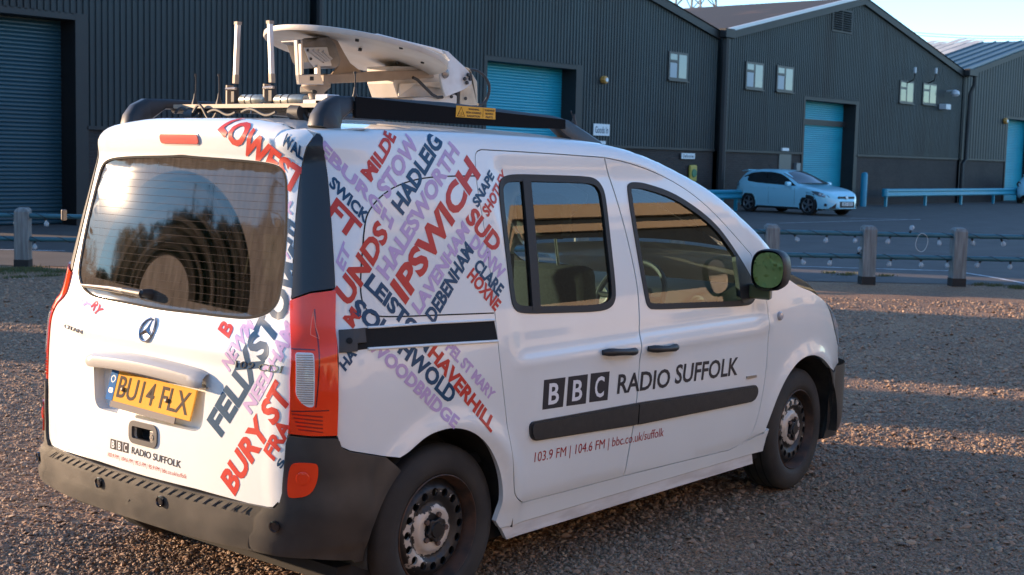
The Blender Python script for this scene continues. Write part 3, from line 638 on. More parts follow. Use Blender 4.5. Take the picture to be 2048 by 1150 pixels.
# ================================================================== the van: body surface
# u runs round the body: u = x along the right flank, then round the rear corner and across the tailgate; v is height
RC = .25; LC = RC*math.pi/2
f_xr = curve([(.15, .10), (.45, .078), (.6, .076), (.8, .082), (.98, .093), (1.04, .110), (1.09, .146), (1.2, .168), (1.4, .204), (1.58, .237), (1.645, .247), (1.69, .238), (1.735, .232), (1.8, .24)])
f_hw = curve([(.15, .862), (.26, .878), (.36, .893), (.5, .906), (.66, .913), (.84, .914), (.97, .908), (1.06, .894), (1.2, .869), (1.4, .829), (1.58, .790), (1.72, .757), (1.8, .735)])
f_pl = curve([(.1, .050), (.3, .032), (.6, .012), (.9, .002), (1.1, 0), (3.2, 0), (3.45, .004), (3.6, .013), (3.75, .035), (3.9, .078), (4.0, .125), (4.1, .19)])
f_ze = curve([(.2, 1.700), (.5, 1.708), (.9, 1.711), (1.5, 1.702), (1.83, 1.690), (2.04, 1.666), (2.25, 1.625), (2.45, 1.568), (2.64, 1.504), (2.81, 1.424), (2.98, 1.318), (3.12, 1.215), (3.22, 1.13), (3.32, 1.075), (3.45, 1.04), (3.6, .985), (3.75, .91), (3.88, .83), (4.0, .76), (4.1, .7)])
AW = ((.75, .31), (3.447, .31)); AR = .385     # wheel centres and arch radius
def S(x, z):
    x = np.asarray(x, float); z = np.asarray(z, float)
    y = f_hw(z)-f_pl(x)*(1+.5*sstep(.7, 1.05, z)*sstep(3.3, 3.8, x))
    for cx, cz in AW:
        r = np.hypot(x-cx, z-cz); y = y+.016*np.exp(-((r-.40)/.045)**2)*sstep(.05, .5, z)
    # recessed waist below the side windows
    y = y-.012*sstep(.86, .95, z)*(1-sstep(1.60, 1.70, z))*sstep(1.06, 1.17, x)*(1-sstep(2.88, 3.02, x))
    y = y+.010*sstep(.84, .9, z)*(1-sstep(.9, .97, z))*sstep(1.06, 1.17, x)*(1-sstep(2.95, 3.1, x))
    # shallow fold on the sill
    y = y-.006*(1-sstep(.33, .37, z))
    return y
def T(y, z):
    y = np.abs(y)
    return f_xr(z)+.085*y**2-.010*sstep(.0, 1, (z-.93)/.06)*(1-sstep(0, 1, (z-1.0)/.08))*(1-sstep(.45, .62, y))
PHI0 = R(12); RR = .075; LR = RR*(R(88)-PHI0)
def H(u, v):
    """surface point(s) for body coordinates"""
    u = np.atleast_1d(np.asarray(u, float)); v = np.atleast_1d(np.asarray(v, float)); u, v = np.broadcast_arrays(u, v)
    ze_s = f_ze(u); zz = np.minimum(v, 1.745)
    xs0 = T(.75, zz)+RC; yb0 = S(xs0, zz)-RC
    yr = yb0-(xs0-LC-u)              # |y| on the tailgate
    w = sstep(0, .35, xs0-LC-u)*(1-sstep(0, .35, u-(xs0-2*LC-2*yb0-.0)-LC+.35-.35))
    ze = np.where(u > xs0, ze_s, 1.700+.035*np.where(u < xs0-LC, 1-sstep(.2, .74, np.abs(yr)), 0))
    z = np.minimum(v, ze); over = np.maximum(v-ze, 0)
    ph = PHI0+np.minimum(over/RR, R(125)-PHI0); d = np.where(over > 0, RR*(math.cos(PHI0)-np.cos(ph)), 0)
    zo = z+np.where(over > 0, RR*(np.sin(ph)-math.sin(PHI0)), 0)
    xs = T(.75, z)+RC; yb = S(xs, z)-RC
    Tb = T(yb, z)
    side = np.stack([u, -(S(u, z)-d), zo], -1)
    th = np.clip((xs-u)/LC, 0, 1)*math.pi/2
    a = xs-Tb-d; b = RC-d
    corner = np.stack([xs-a*np.sin(th), -(yb+b*np.cos(th)), zo], -1)
    y = -(yb-(xs-LC-u))
    rear = np.stack([T(y, z)+d, y, zo], -1)
    th2 = np.clip((xs-LC-2*yb-u)/LC, 0, 1.6)*math.pi/2
    lcorner = np.stack([xs-a*np.cos(th2), yb+b*np.sin(th2), zo], -1)
    out = np.where((u >= xs)[..., None], side, np.where((u >= xs-LC)[..., None], corner, np.where((y <= yb)[..., None], rear, lcorner)))
    return out
def HN(u, v):
    e = 2e-3
    a = H(np.asarray(u)+e, v)-H(np.asarray(u)-e, v); b = H(u, np.asarray(v)+e)-H(u, np.asarray(v)-e)
    n = np.cross(a, b); n /= np.linalg.norm(n, axis=-1)[..., None]+1e-12
    return n          # points outwards
def HO(u, v, off): return H(u, v)+HN(u, v)*np.asarray(off)[..., None] if hasattr(off, '__len__') else H(u, v)+HN(u, v)*off
# reference grid used to turn a photo pixel into body coordinates
_gu = np.concatenate([np.linspace(-1.75, .5, 300), np.linspace(.5, 4.08, 240)[1:]]); _gv = np.linspace(.2, 1.79, 150)
_U, _V = np.meshgrid(_gu, _gv, indexing='ij'); _P = H(_U.ravel(), _V.ravel())
_nv = len(_gv); _tri = []
for i in range(len(_gu)-1):
    for j in range(_nv-1):
        k = i*_nv+j; _tri += [(k, k+_nv, k+_nv+1), (k, k+_nv+1, k+1)]
_bvh = BVHTree.FromPolygons(_P.tolist(), _tri)
def px(u, v):
    """photo pixel -> body coordinates (u, v)"""
    loc, n, i, d = _bvh.ray_cast(Vector(CP), Vector(ray(u, v)))
    if loc is None: raise ValueError('miss %s %s' % (u, v))
    a, b, c = _tri[i]; A, B, C = (_P[k] for k in (a, b, c)); p = np.array(loc)
    v0, v1, v2 = B-A, C-A, p-A; d00, d01, d11, d20, d21 = v0@v0, v0@v1, v1@v1, v2@v0, v2@v1; dn = d00*d11-d01*d01
    s = (d11*d20-d01*d21)/dn; t = (d00*d21-d01*d20)/dn
    uu, vv = _U.ravel(), _V.ravel()
    return np.array([uu[a]+s*(uu[b]-uu[a])+t*(uu[c]-uu[a]), vv[a]+s*(vv[b]-vv[a])+t*(vv[c]-vv[a])])
def PX(L): return np.array([px(*q) for q in L])
def rear_u(y, z):
    """body coordinate u of the tailgate point at y (negative = right)"""
    xs = T(.75, z)+RC; yb = S(xs, z)-RC
    return xs-LC-(yb+y)
def rear_mirror(P):
    """mirror tailgate (u, v) points across the centre line"""
    out = []
    for u, z in P:
        zc = min(z, 1.7); xs = T(.75, zc)+RC; yb = S(xs, zc)-RC; y = (xs-LC-u)-yb
        out.append((xs-LC-(yb-y), z))
    return np.array(out)

def panel(name, poly, m, parent=None, holes=(), off=0., thick=.022, step=.022, grid=.04, flange=True, smooth=True, kind=None, label=None, surf=None):
    """a sheet cut out of the body surface: outline and holes in (u, v), returned edges folded inwards"""
    ho = surf or HO
    loops = [densify(poly, step)]+[densify(h, step) for h in holes]
    pts = []; edges = []
    for L in loops:
        n0 = len(pts); pts += [tuple(p) for p in L]; edges += [(n0+i, n0+(i+1) % len(L)) for i in range(len(L))]
    nb = len(pts)
    A = loops[0]; gx = np.arange(A[:, 0].min()+grid/2, A[:, 0].max(), grid); gy = np.arange(A[:, 1].min()+grid/2, A[:, 1].max(), grid)
    if len(gx) and len(gy):
        GX, GY = np.meshgrid(gx, gy); GX = GX.ravel(); GY = GY.ravel()
        ok = pip(A, GX, GY)
        for h in loops[1:]: ok &= ~pip(h, GX, GY)
        B = np.array(pts[:nb]); keep = []
        for x, y, k in zip(GX, GY, ok):
            if k and np.min((B[:, 0]-x)**2+(B[:, 1]-y)**2) > (grid*.3)**2: keep.append((x, y))
        pts += keep
    V2, E2, F2, ov, oe, of = delaunay_2d_cdt([Vector(p) for p in pts], edges, [], 0, 1e-7)
    V = np.array([p[:] for p in V2]); F = np.array([f[:] for f in F2 if len(f) == 3])
    c = V[F].mean(1); ok = pip(A, c[:, 0], c[:, 1])
    for h in loops[1:]: ok &= ~pip(h, c[:, 0], c[:, 1])
    F = F[ok]
    ar = np.cross(V[F[:, 1]]-V[F[:, 0]], V[F[:, 2]]-V[F[:, 0]]); F[ar < 0] = F[ar < 0][:, ::-1]
    P = ho(V[:, 0], V[:, 1], off); N = ho(V[:, 0], V[:, 1], off+.01)-P; N /= np.linalg.norm(N, axis=1)[:, None]
    Pl = P.tolist(); Fl = F.tolist(); Nl = N.tolist()
    if flange and thick:
        ec = {}
        for f in Fl:
            for a, b in ((f[0], f[1]), (f[1], f[2]), (f[2], f[0])): ec[(a, b)] = 1
        bd = [(a, b) for (a, b) in ec if (b, a) not in ec]
        for a, b in bd:
            k = len(Pl); Pl += [P[a].tolist(), P[b].tolist(), (P[b]-N[b]*thick).tolist(), (P[a]-N[a]*thick).tolist()]
            pa, pb = P[a], P[b]; fn = np.cross(N[a], pb-pa); fn = -fn/(np.linalg.norm(fn)+1e-12)
            Nl += [fn.tolist()]*4; Fl.append([k, k+3, k+2, k+1])
    me = bpy.data.meshes.new(name); me.from_pydata(Pl, [], Fl); me.update()
    if smooth:
        me.polygons.foreach_set('use_smooth', [True]*len(me.polygons)); me.normals_split_custom_set_from_vertices(Nl)
    o = link(name, me, m, parent, kind)
    if label: o['label'] = label
    return o
def ribbon(name, line, width, m, parent, off, closed=True, step=.02):
    """flat strip along a (u, v) line"""
    L = densify(line, step, closed); n = len(L)
    if closed: t = np.roll(L, -1, 0)-np.roll(L, 1, 0)
    else: t = np.gradient(L, axis=0)
    t /= np.linalg.norm(t, axis=1)[:, None]+1e-12; nn = np.stack([-t[:, 1], t[:, 0]], 1)*width/2
    a, b = L+nn, L-nn; P = np.vstack([HO(a[:, 0], a[:, 1], off), HO(b[:, 0], b[:, 1], off)])
    F = [(i, (i+1) % n, n+(i+1) % n, n+i) for i in range(n if closed else n-1)]
    me = bpy.data.meshes.new(name); me.from_pydata(P.tolist(), [], F); me.update()
    return link(name, me, m, parent, smooth=True)
def bead(name, line, r, m, parent, off, closed=True, step=.02, n=8):
    L = densify(line, step, closed); P = HO(L[:, 0], L[:, 1], off)
    if closed: P = np.vstack([P, P[:1]])
    return MB().tube(P, r, n, cap=not closed).build(name, m, parent, smooth=True)
CLIPS = []
def body_text(body, p0, p1, pt, m, parent, full=None, bold=.03, off=.0010, name='lettering', uv=False, cut=.03):
    """lettering laid on the body; the three photo pixels are the baseline ends and the cap height at the start of `body`"""
    if not uv: p0, p1, pt = px(*p0), px(*p1), px(*pt)
    p0, p1, pt = map(np.asarray, (p0, p1, pt))
    vb, _ = font_mesh(body, bold); x0, x1 = vb[:, 0].min(), vb[:, 0].max(); shift = 0
    if full and full != body:
        pre = full[:full.index(body)]
        if pre: shift = font_mesh(pre+body, bold)[0][:, 0].max()-x1
        v, f = font_mesh(full, bold); v = v-np.array([shift, 0])
    else: v, f = font_mesh(body, bold)
    a = (v[:, 0]-x0)/(x1-x0); b = v[:, 1]/CAP
    uvp = p0+a[:, None]*(p1-p0)+b[:, None]*(pt-p0)
    for cp in CLIPS:
        if len(uvp) and cp[:, 0].min() < uvp[:, 0].max() and cp[:, 0].max() > uvp[:, 0].min() and cp[:, 1].min() < uvp[:, 1].max() and cp[:, 1].max() > uvp[:, 1].min():
            n0 = len(uvp); nc = len(cp)
            tri_ = [t for q_ in f for t in [(q_[0], q_[k], q_[k+1]) for k in range(1, len(q_)-1)]]
            ed_ = sorted({tuple(sorted((t[k], t[(k+1) % 3]))) for t in tri_ for k in range(3)})
            V2, E2, F2, ov, oe, of = delaunay_2d_cdt([Vector(p) for p in uvp]+[Vector(p) for p in cp], ed_+[(n0+i, n0+(i+1) % nc) for i in range(nc)], [], 0, 1e-7)
            nv = np.array([p[:] for p in V2]); nf = np.array([tuple(q_) for q_ in F2 if len(q_) == 3]); ce = nv[nf].mean(1)
            A_, B_, C_ = (uvp[np.array([t[k] for t in tri_])] for k in range(3)); ins = np.zeros(len(ce), bool)
            for a_, b_, c_ in zip(A_, B_, C_):
                s1 = (b_[0]-a_[0])*(ce[:, 1]-a_[1])-(b_[1]-a_[1])*(ce[:, 0]-a_[0]); s2 = (c_[0]-b_[0])*(ce[:, 1]-b_[1])-(c_[1]-b_[1])*(ce[:, 0]-b_[0]); s3 = (a_[0]-c_[0])*(ce[:, 1]-c_[1])-(a_[1]-c_[1])*(ce[:, 0]-c_[0])
                ins |= ((s1 >= 0) & (s2 >= 0) & (s3 >= 0)) | ((s1 <= 0) & (s2 <= 0) & (s3 <= 0))
            ins &= ~pip(cp, ce[:, 0], ce[:, 1]); nf = [tuple(int(k) for k in q_) for q_ in nf[ins]]
            uvp, f = nv, nf
    bm = bmesh.new(); vs = [bm.verts.new((p[0], p[1], 0)) for p in uvp]
    for q in f:
        try: bm.faces.new([vs[i] for i in q])
        except ValueError: pass
    for ax in (0, 1):
        lo, hi = uvp[:, ax].min(), uvp[:, ax].max(); c = math.floor(lo/cut)*cut+cut
        while c < hi:
            bmesh.ops.bisect_plane(bm, geom=bm.verts[:]+bm.edges[:]+bm.faces[:], plane_co=(c, 0, 0) if ax == 0 else (0, c, 0), plane_no=(1, 0, 0) if ax == 0 else (0, 1, 0), dist=1e-6); c += cut
    loose = [v_ for v_ in bm.verts if not v_.link_faces]; bmesh.ops.delete(bm, geom=loose, context='VERTS')
    bmesh.ops.triangulate(bm, faces=bm.faces[:])
    me = bpy.data.meshes.new(name); bm.to_mesh(me); bm.free()
    co = np.array([q.co[:2] for q in me.vertices]); P = HO(co[:, 0], co[:, 1], off); N = HN(co[:, 0], co[:, 1])
    for q, p in zip(me.vertices, P): q.co = p
    me.update()
    # face outwards, smooth normals from the body
    me.polygons.foreach_set('use_smooth', [True]*len(me.polygons))
    if len(me.polygons):
        p = me.polygons[0]; 
        if np.dot(np.array(p.normal), N[p.vertices[0]]) < 0: me.flip_normals()
    me.normals_split_custom_set_from_vertices(N.tolist())
    return link(name, me, m, parent)
# ================================================================== the van: parts
VAN = thing('radio_van', 'white radio outside broadcast van covered in place names, parked on gravel', 'van')
M_white = mat('van_white_paint', (.80, .82, .79), .32, coat=.8, col2=(.72, .72, .68), scale=1.6, amount=.5, rvar=.1)
M_wdirty = mat('van_white_sill', (.78, .77, .75), .42, coat=.35, col2=(.30, .23, .17), scale=5, amount=.35, stretch=(1, 1, 6), detail=8)
M_blackpl = mat('black_plastic', (.018, .018, .020), .48, col2=(.035, .033, .031), scale=30, amount=.6, bump=.12, bscale=900)
M_bumper = mat('bumper_plastic', (.026, .025, .024), .42, col2=(.075, .064, .053), scale=7, amount=.55, bump=.10, bscale=1200, rvar=.15)
M_gloss = mat('gloss_black', (.010, .010, .012), .12, coat=.5)
M_rubber = mat('rubber_seal', (.012, .012, .012), .6)
M_gap = mat('gap_dark', (.006, .006, .006), .9)
M_red = mat('vinyl_red', (.56, .045, .030), .42, coat=.12, spec=.3)
M_navy = mat('vinyl_navy', (.008, .060, .130), .42, coat=.12, spec=.3)
M_lilac = mat('vinyl_lilac', (.53, .38, .60), .42, coat=.12, spec=.3)
M_grey = mat('vinyl_charcoal', (.030, .030, .036), .42, coat=.12, spec=.3)
M_whitev = mat('vinyl_white', (.78, .78, .78), .42, coat=.12, spec=.3)
M_chrome = mat('chrome', (.40, .40, .41), .2, metal=1)
M_chromed = mat('worn_chrome', (.55, .53, .50), .3, metal=1)
M_interior = mat('interior_plastic', (.028, .028, .030), .6, bump=.1, bscale=400)
M_seat = mat('seat_fabric', (.022, .022, .024), .9, col2=(.04, .04, .042), scale=90, amount=.6, bump=.2, bscale=700)
M_under = mat('underbody', (.010, .009, .009), .9)
M_glass = glass_mat('window_glass', (.66, .88, .87), 0, 1.75)

def Z(ox, oy, s): return lambda *pts: [(ox+pts[i]/s, oy+pts[i+1]/s) for i in range(0, len(pts), 2)]
z3 = Z(560, 200, 2.3); z4 = Z(560, 640, 2.2556); z5 = Z(960, 260, 2.7375); z6 = Z(980, 560, 2.3); z1 = Z(80, 200, 2.3); z2 = Z(80, 600, 2.0903)
za = Z(640, 230, 5); zb = Z(420, 230, 6.765); zc = Z(540, 400, 4.793); zd = Z(670, 560, 5.747); zE = Z(100, 480, 5.75)

def side_line(pts): return smooth_poly(PX(pts), closed=False, it=2)
# seams of the right flank, in (u, v)
s_rear = side_line([(962, 298), (951, 303), (949, 320), (953, 374), (969, 461), (988, 613), (995, 700), (1010, 821), (1026, 973), (1031, 997), (1045, 1007)])
s_b = side_line([(1208, 314), (1234, 399), (1260, 497), (1278, 589), (1281, 680), (1277, 760), (1269, 838), (1258, 899), (1246, 953)])
s_f = side_line([(1502, 507), (1516, 540), (1527, 570), (1534, 603), (1537, 690), (1528, 777), (1513, 847), (1493, 884), (1458, 901)])
s_bot = side_line([(1045, 1007), (1140, 981), (1246, 953)]); s_bot2 = side_line([(1246, 953), (1350, 927), (1458, 901)])
s_top = side_line([(962, 298), (1085, 305), (1208, 314)])
s_top2 = side_line([(1208, 314), (1252, 323), (1307, 342), (1354, 366), (1398, 397), (1435, 432), (1471, 472), (1502, 507)])
G = .0042
slide_poly = np.vstack([s_rear[::-1], s_top[1:], s_b[1:], s_bot[::-1][1:-1]])
door_poly = np.vstack([s_b[::-1], s_top2[1:], s_f[1:], s_bot2[::-1][1:-1]])
opening = np.vstack([s_rear[::-1], s_top[1:], s_top2[1:], s_f[1:], s_bot2[::-1][1:], s_bot[::-1][1:-1]])

# windows of the doors
w_r = smooth_poly(PX([(997, 381), (1001, 361), (1011, 353), (1030, 350), (1100, 352), (1165, 354), (1190, 358), (1204, 375), (1210, 398), (1220, 490), (1230, 581), (1228, 604), (1216, 617), (1190, 622), (1120, 624), (1048, 626), (1030, 619), (1022, 600), (1010, 490)]), it=2)
w_f = smooth_poly(PX([(1254, 377), (1258, 367), (1270, 366), (1289, 368), (1344, 386), (1398, 421), (1435, 454), (1464, 494), (1490, 535), (1510, 572), (1511, 592), (1503, 607), (1486, 611), (1400, 614), (1307, 618), (1297, 614), (1291, 600), (1270, 479)]), it=2)

def centroid_in(poly, d): return offset_poly(poly, d)
# --- right side
slide = panel('sliding_door', offset_poly(slide_poly, G), M_white, VAN, holes=[w_r])
door = panel('front_door', offset_poly(door_poly, G), M_white, VAN, holes=[w_f])
# rear corner limits (tail lamp / pillar trim outer edge) and bumper seam
p_out = side_line([(646, 276), (652, 320), (658, 374), (667, 504), (671, 574), (675, 720), (675, 872)])
bump_seam = PX([(677, 878), (682, 893), (700, 901), (768, 912), (800, 915)])
arc_r = []
def arch(cx, cz, a0, a1, n=40): return [np.array([cx+AR*math.cos(R(a0+(a1-a0)*i/n)), cz+AR*math.sin(R(a0+(a1-a0)*i/n))]) for i in range(n+1)]
zs = bump_seam[-1][1]; a_start = 180-math.degrees(math.asin((zs-.31)/AR)); a_end = math.degrees(math.asin((.262-.31)/AR))
arc1 = list(smooth_poly(PX([(800, 915), (818, 904), (835, 888), (852, 874), (870, 864), (906, 854), (946, 862), (977, 888), (997, 928), (1006, 968), (1006, 1008), (992, 1043)]), closed=False, it=2))
arc2 = list(smooth_poly(PX([(1508, 906), (1515, 900), (1527, 867), (1549, 809), (1568, 765), (1586, 736), (1604, 717), (1626, 709), (1644, 716), (1655, 728), (1661, 737)]), closed=False, it=2))

zt = lambda u: float(f_ze(u))+LR
top_edge = [np.array([u, zt(u)]) for u in np.linspace(.36, 3.2, 70)]
p_out_top = p_out[0]
body_poly = [np.array([.30, 1.70+LR-.004])]+top_edge+[np.array([3.24, float(f_ze(3.24))]), s_f[2]+[.006, .03]]
# body side = quarter panel + cant rail + sill; the doors are cut out of it
fend_seam = [s_f[i]+np.array([.0, 0]) for i in range(len(s_f))]
outer = []
outer += [p_out[0], px(641, 267), px(633, 265), np.array([rear_u(-.585, 1.70), 1.70+LR*.98]), np.array([rear_u(-.60, 1.70)+.06, 1.70+LR-.002]), np.array([.30, 1.70+LR-.002])]+top_edge
outer += [np.array([3.215, float(f_ze(3.215))+LR]), np.array([3.165, 1.12])]
sf = [p for p in s_f]
outer += [p+np.array([.02, 0]) for p in sf[3:-2]]
outer += [np.array([3.05, .36]), np.array([3.02, .262])]
outer += [np.array([u, .262]) for u in np.linspace(2.95, arc1[-1][0]+.03, 30)]
outer += [p for p in arc1[::-1]]
outer += [p for p in bump_seam[::-1][1:]]
outer += [p for p in p_out[::-1][:-1]]
body = panel('body_side', np.array(outer), M_white, VAN, holes=[opening], step=.02, grid=.03)
# fender
fend = [p+np.array([.0045, 0]) for p in sf[3:-2]][::-1]
fend = [np.array([3.062, .375]), np.array([3.058, .264])][::-1]+fend
fend += [np.array([3.11, 1.14]), np.array([3.16, 1.15]), np.array([3.24, 1.105])]
hood_line = [np.array([x, float(f_ze(x))-.004]) for x in np.linspace(3.3, 3.62, 14)]
fend += hood_line+[np.array([3.66, .955])]
hl_low = [np.array([3.72, .90]), np.array([3.80, .80]), np.array([3.88, .72]), np.array([3.985, .685])]
fend += hl_low
fend += [np.array([4.0, .62]), np.array([3.9, .60]), np.array([3.78, .585]), np.array(arc2[-1])]
fend += arc2[::-1][1:]
fender = panel('front_wing', offset_poly(np.array(fend), .002), M_white, VAN, step=.025)
# sill strip under the doors, dirty
panel('sill', np.array([(arc1[-1][0]+.04, .258), (arc1[-1][0]+.08, .205), (3.0, .205), (arc2[0][0]-.012, .258)]), M_wdirty, VAN, off=-.004)
# dark backing behind the seams
for ln in (s_rear, s_top, s_b, s_bot, s_bot2, s_top2, s_f):
    ribbon('seam_backing', ln, .05, M_gap, VAN, -.017, closed=False)

# --- side windows
def window(poly, parent, ring=.026, bars=()):
    fr = panel('window_frame', offset_poly(poly, -.004), M_rubber, parent, holes=[offset_poly(poly, ring)], off=.004, thick=.02, grid=.03)
    panel('window_pane', offset_poly(poly, ring-.006), M_glass, parent, off=-.004, flange=False)
    return fr
window(w_r, slide, .024); window(w_f, door, .022)
wb = PX([(1044, 358), (1060, 358), (1080, 620), (1064, 621)])
panel('window_bar', np.array(wb), M_rubber, slide, off=.005, grid=.05)
# mirror sail panel at the front of the front door window
ms = PX([(1466, 500), (1490, 537), (1508, 572), (1508, 592), (1501, 604), (1480, 608), (1476, 560)])
panel('mirror_base_panel', smooth_poly(ms, it=2), M_blackpl, door, off=.006)

# --- fuel/side panel pressing line on the rear quarter
press = side_line([(950, 352), (900, 352), (840, 356), (790, 372), (757, 395), (735, 425), (729, 450), (723, 520), (720, 580), (726, 612), (745, 631), (775, 634), (880, 630), (988, 626)])
ribbon('pressed_seam', press, .0048, M_gap, VAN, .0008, closed=False)
# sliding door rail
rail = PX([(678, 660), (740, 655), (860, 647), (988, 640), (995, 681), (860, 689), (740, 697), (678, 704)])
panel('door_rail', rail, M_gap, VAN, off=.0012, flange=False)
lip_t = PX([(735, 655), (860, 646.5), (988, 640)]); lip_b = PX([(735, 698), (860, 690), (995, 682)])
bead('rail_lip', lip_t, .0045, M_white, VAN, .003, closed=False); bead('rail_lip', lip_b, .0055, M_white, VAN, .003, closed=False)
bracket = PX([(677, 661), (728, 656), (730, 685), (713, 687), (713, 703), (678, 706)])
br = panel('rail_end_cover', bracket, M_bumper, VAN, off=.010, thick=.012)
c = px(697, 683); p = HO(c[0], c[1], .0105)[0]; MB().lathe(p, HN(c[0], c[1])[0], [(.001, 0), (.001, .011), (0, .011)], 16).build('screw_hole', M_gap, br)

# --- door mouldings, handles, badges
def bump_strip(poly, parent, name='side_moulding', m=M_blackpl, h=.016):
    o = panel(name, poly, m, parent, off=h, thick=h+.004, grid=.04)
    panel(name, offset_poly(poly, -.006), m, o, off=h*.55, thick=h*.55+.004, grid=.05)
    return o
mo = rounded(PX(z6(182, 660, 690, 568, 1220, 487, 1222, 520, 1205, 552, 690, 655, 200, 732, 186, 715)), [.03, 0, .03, .03, .03, 0, .03, .03])
mo = np.array(mo); sx = px(*z6(672, 600)[0])[0]
def clip_x(poly, x, keep_less):
    out = []; P = densify(poly, .01)
    for i in range(len(P)):
        a, b = P[i], P[(i+1) % len(P)]; ia = (a[0] < x) == keep_less; ib = (b[0] < x) == keep_less
        if ia: out.append(a)
        if ia != ib: t = (x-a[0])/(b[0]-a[0]); out.append(a+t*(b-a))
    return np.array(out)
bump_strip(clip_x(mo, sx-.004, True), slide); bump_strip(clip_x(mo, sx+.004, False), door)
def handle(pts, cup, parent):
    c = px(*cup); cir = [c+np.array([.062*math.cos(t), .05*math.sin(t)]) for t in np.linspace(0, 2*math.pi, 28)[:-1]]
    ho = panel('door_handle', np.array([px(*q) for q in pts]), M_blackpl, parent, off=.034, thick=.016)
    # cup behind the grip: a shallow dish
    vs = []; n = 28
    for k, (rr, dp) in enumerate(((1, .0012), (.93, -.001), (.8, .001), (.0, .0012))):
        pass
    ribbon('handle_cup_edge', np.array(cir), .006, M_wdirty, ho, .0014)
    ends = [np.array(px(*pts[0])), np.array(px(*pts[len(pts)//2]))]
    L = np.linspace(ends[0]*.94+ends[1]*.06, ends[0]*.06+ends[1]*.94, 9); off = np.array([.006, .018, .026, .029, .030, .029, .026, .018, .006])
    P = np.array([HO(q[0], q[1], o_)[0] for q, o_ in zip(L, off)])
    MB().tube(P, [.012, .0145, .0145, .0135, .013, .0135, .0145, .0145, .012], 12).build('grip', M_blackpl, ho, smooth=True)
    return ho
def grip(a, b, cup, parent):
    A, B = px(*a), px(*b); L = np.linspace(A, B, 11)
    off = np.array([.004, .016, .025, .029, .031, .032, .031, .029, .025, .016, .004]); rad = [.011, .016, .0165, .015, .014, .0135, .014, .015, .0165, .016, .011]
    P = np.array([HO(q[0], q[1], o_)[0] for q, o_ in zip(L, off)])
    o = MB().tube(P, rad, 12).build('door_handle', M_blackpl, parent, smooth=True)
    c = px(*cup); cir = np.array([c+np.array([.075*math.cos(t), .052*math.sin(t)]) for t in np.linspace(0, 2*math.pi, 33)[:-1]])
    dish = lambda u, v, off: HO(u, v, off-.022*(1-np.clip(np.hypot((u-c[0])/.075, (v-c[1])/.052), 0, 1)**2)+.0012)
    panel('handle_cup', cir, M_white, o, off=0., flange=False, grid=.012, step=.012, surf=dish)
    return o
grip((1204, 705), (1270, 701), (1234, 705), slide); grip((1295, 697), (1351, 692), (1328, 697), door)
bd = PX(z6(1178, 442, 1222, 436, 1224, 446, 1180, 455)); panel('side_badge', bd, M_chromed, door, off=.006, thick=.008)
c = px(1559, 632); MB().lathe(HO(c[0], c[1], .0)[0], HN(c[0], c[1])[0], [(0, .022), (.008, .021), (.013, .016), (.015, 0)], 20).build('side_repeater', mat('repeater_lens', (.45, .42, .42), .15, coat=1), VAN, smooth=True)

# --- tailgate
tg_r = side_line([(560, 1012), (565, 985), (568, 930), (572, 885), (577, 860), (580, 760), (581.5, 591), (588, 461), (596, 374), (609, 302), (622, 280), (630, 268)])
tg_b = PX([(300, 960), (415, 990), (530, 1018)])
half = [np.array([rear_u(0, .52), tg_b[0][1]*0+px(285, 926)[1]])]
zb0 = .483
half = [np.array([rear_u(0, zb0), zb0]), np.array([rear_u(-.3, zb0), zb0+.003])]
pb = px(520, 1012); half += [pb, px(545, 1014), px(556, 1003)]
half += list(tg_r[1:])
def v_top(y): return 1.700+.035*float(1-sstep(.2, .74, abs(y)))+LR-.002
half = half[:-3]+[q for q in half[-3:] if q[1] < 1.70]
for y_ in (-.592, -.54, -.45, -.35, -.25, -.12, 0): half.append(np.array([rear_u(y_, 1.70), v_top(y_)]))
half = np.array(half)
mir = rear_mirror(half)[::-1]
tg_poly = np.vstack([half[:-1], mir[:-1]])
gl_r = PX([(384, 314), (470, 320), (520, 325), (548, 330), (563, 337), (572, 352), (574, 400), (571, 500), (560, 590), (551, 611), (532, 628), (497, 637), (450, 633), (384, 625)])
gl_half = np.vstack([[rear_u(0, gl_r[0][1]), gl_r[0][1]+.004], gl_r, [rear_u(0, gl_r[-1][1]), gl_r[-1][1]-.004]])
gl_poly = smooth_poly(np.vstack([gl_half, rear_mirror(gl_half)[::-1][1:-1]]), it=2)
# number plate recess
NPZ0, NPZ1 = .675, .85
rec = rounded([(rear_u(-.33, .7), .69), (rear_u(.33, .7), .69), (rear_u(.35, .8), .885), (rear_u(-.35, .8), .885)], [.05, .05, .03, .03])
hd = rounded([(rear_u(-.075, .64), .607), (rear_u(.075, .64), .607), (rear_u(.075, .64), .668), (rear_u(-.075, .64), .668)], .02)
tail = panel('tailgate', tg_poly, M_white, VAN, holes=[gl_poly, np.array(rec), np.array(hd)], step=.02, grid=.02)
rs = lambda u, v, off: HO(u, v, off)+np.array([.045, 0, 0])
panel('plate_recess', offset_poly(np.array(rec), -.004), M_white, tail, surf=rs, flange=False)
def wall_between(poly, s0, s1, name, m, parent):
    L = densify(poly, .015); a = s0(L[:, 0], L[:, 1], 0.); b = s1(L[:, 0], L[:, 1], 0.); n = len(L)
    me = bpy.data.meshes.new(name); me.from_pydata(np.vstack([a, b]).tolist(), [], [(i, (i+1) % n, n+(i+1) % n, n+i) for i in range(n)]); me.update()
    return link(name, me, m, parent, smooth=True)
wall_between(np.array(rec), HO, rs, 'recess_wall', M_white, tail)
M_rglass = glass_mat('rear_glass', (.10, .085, .075), .045, 1.62, dust=(.34, .28, .23), dustamt=.4)
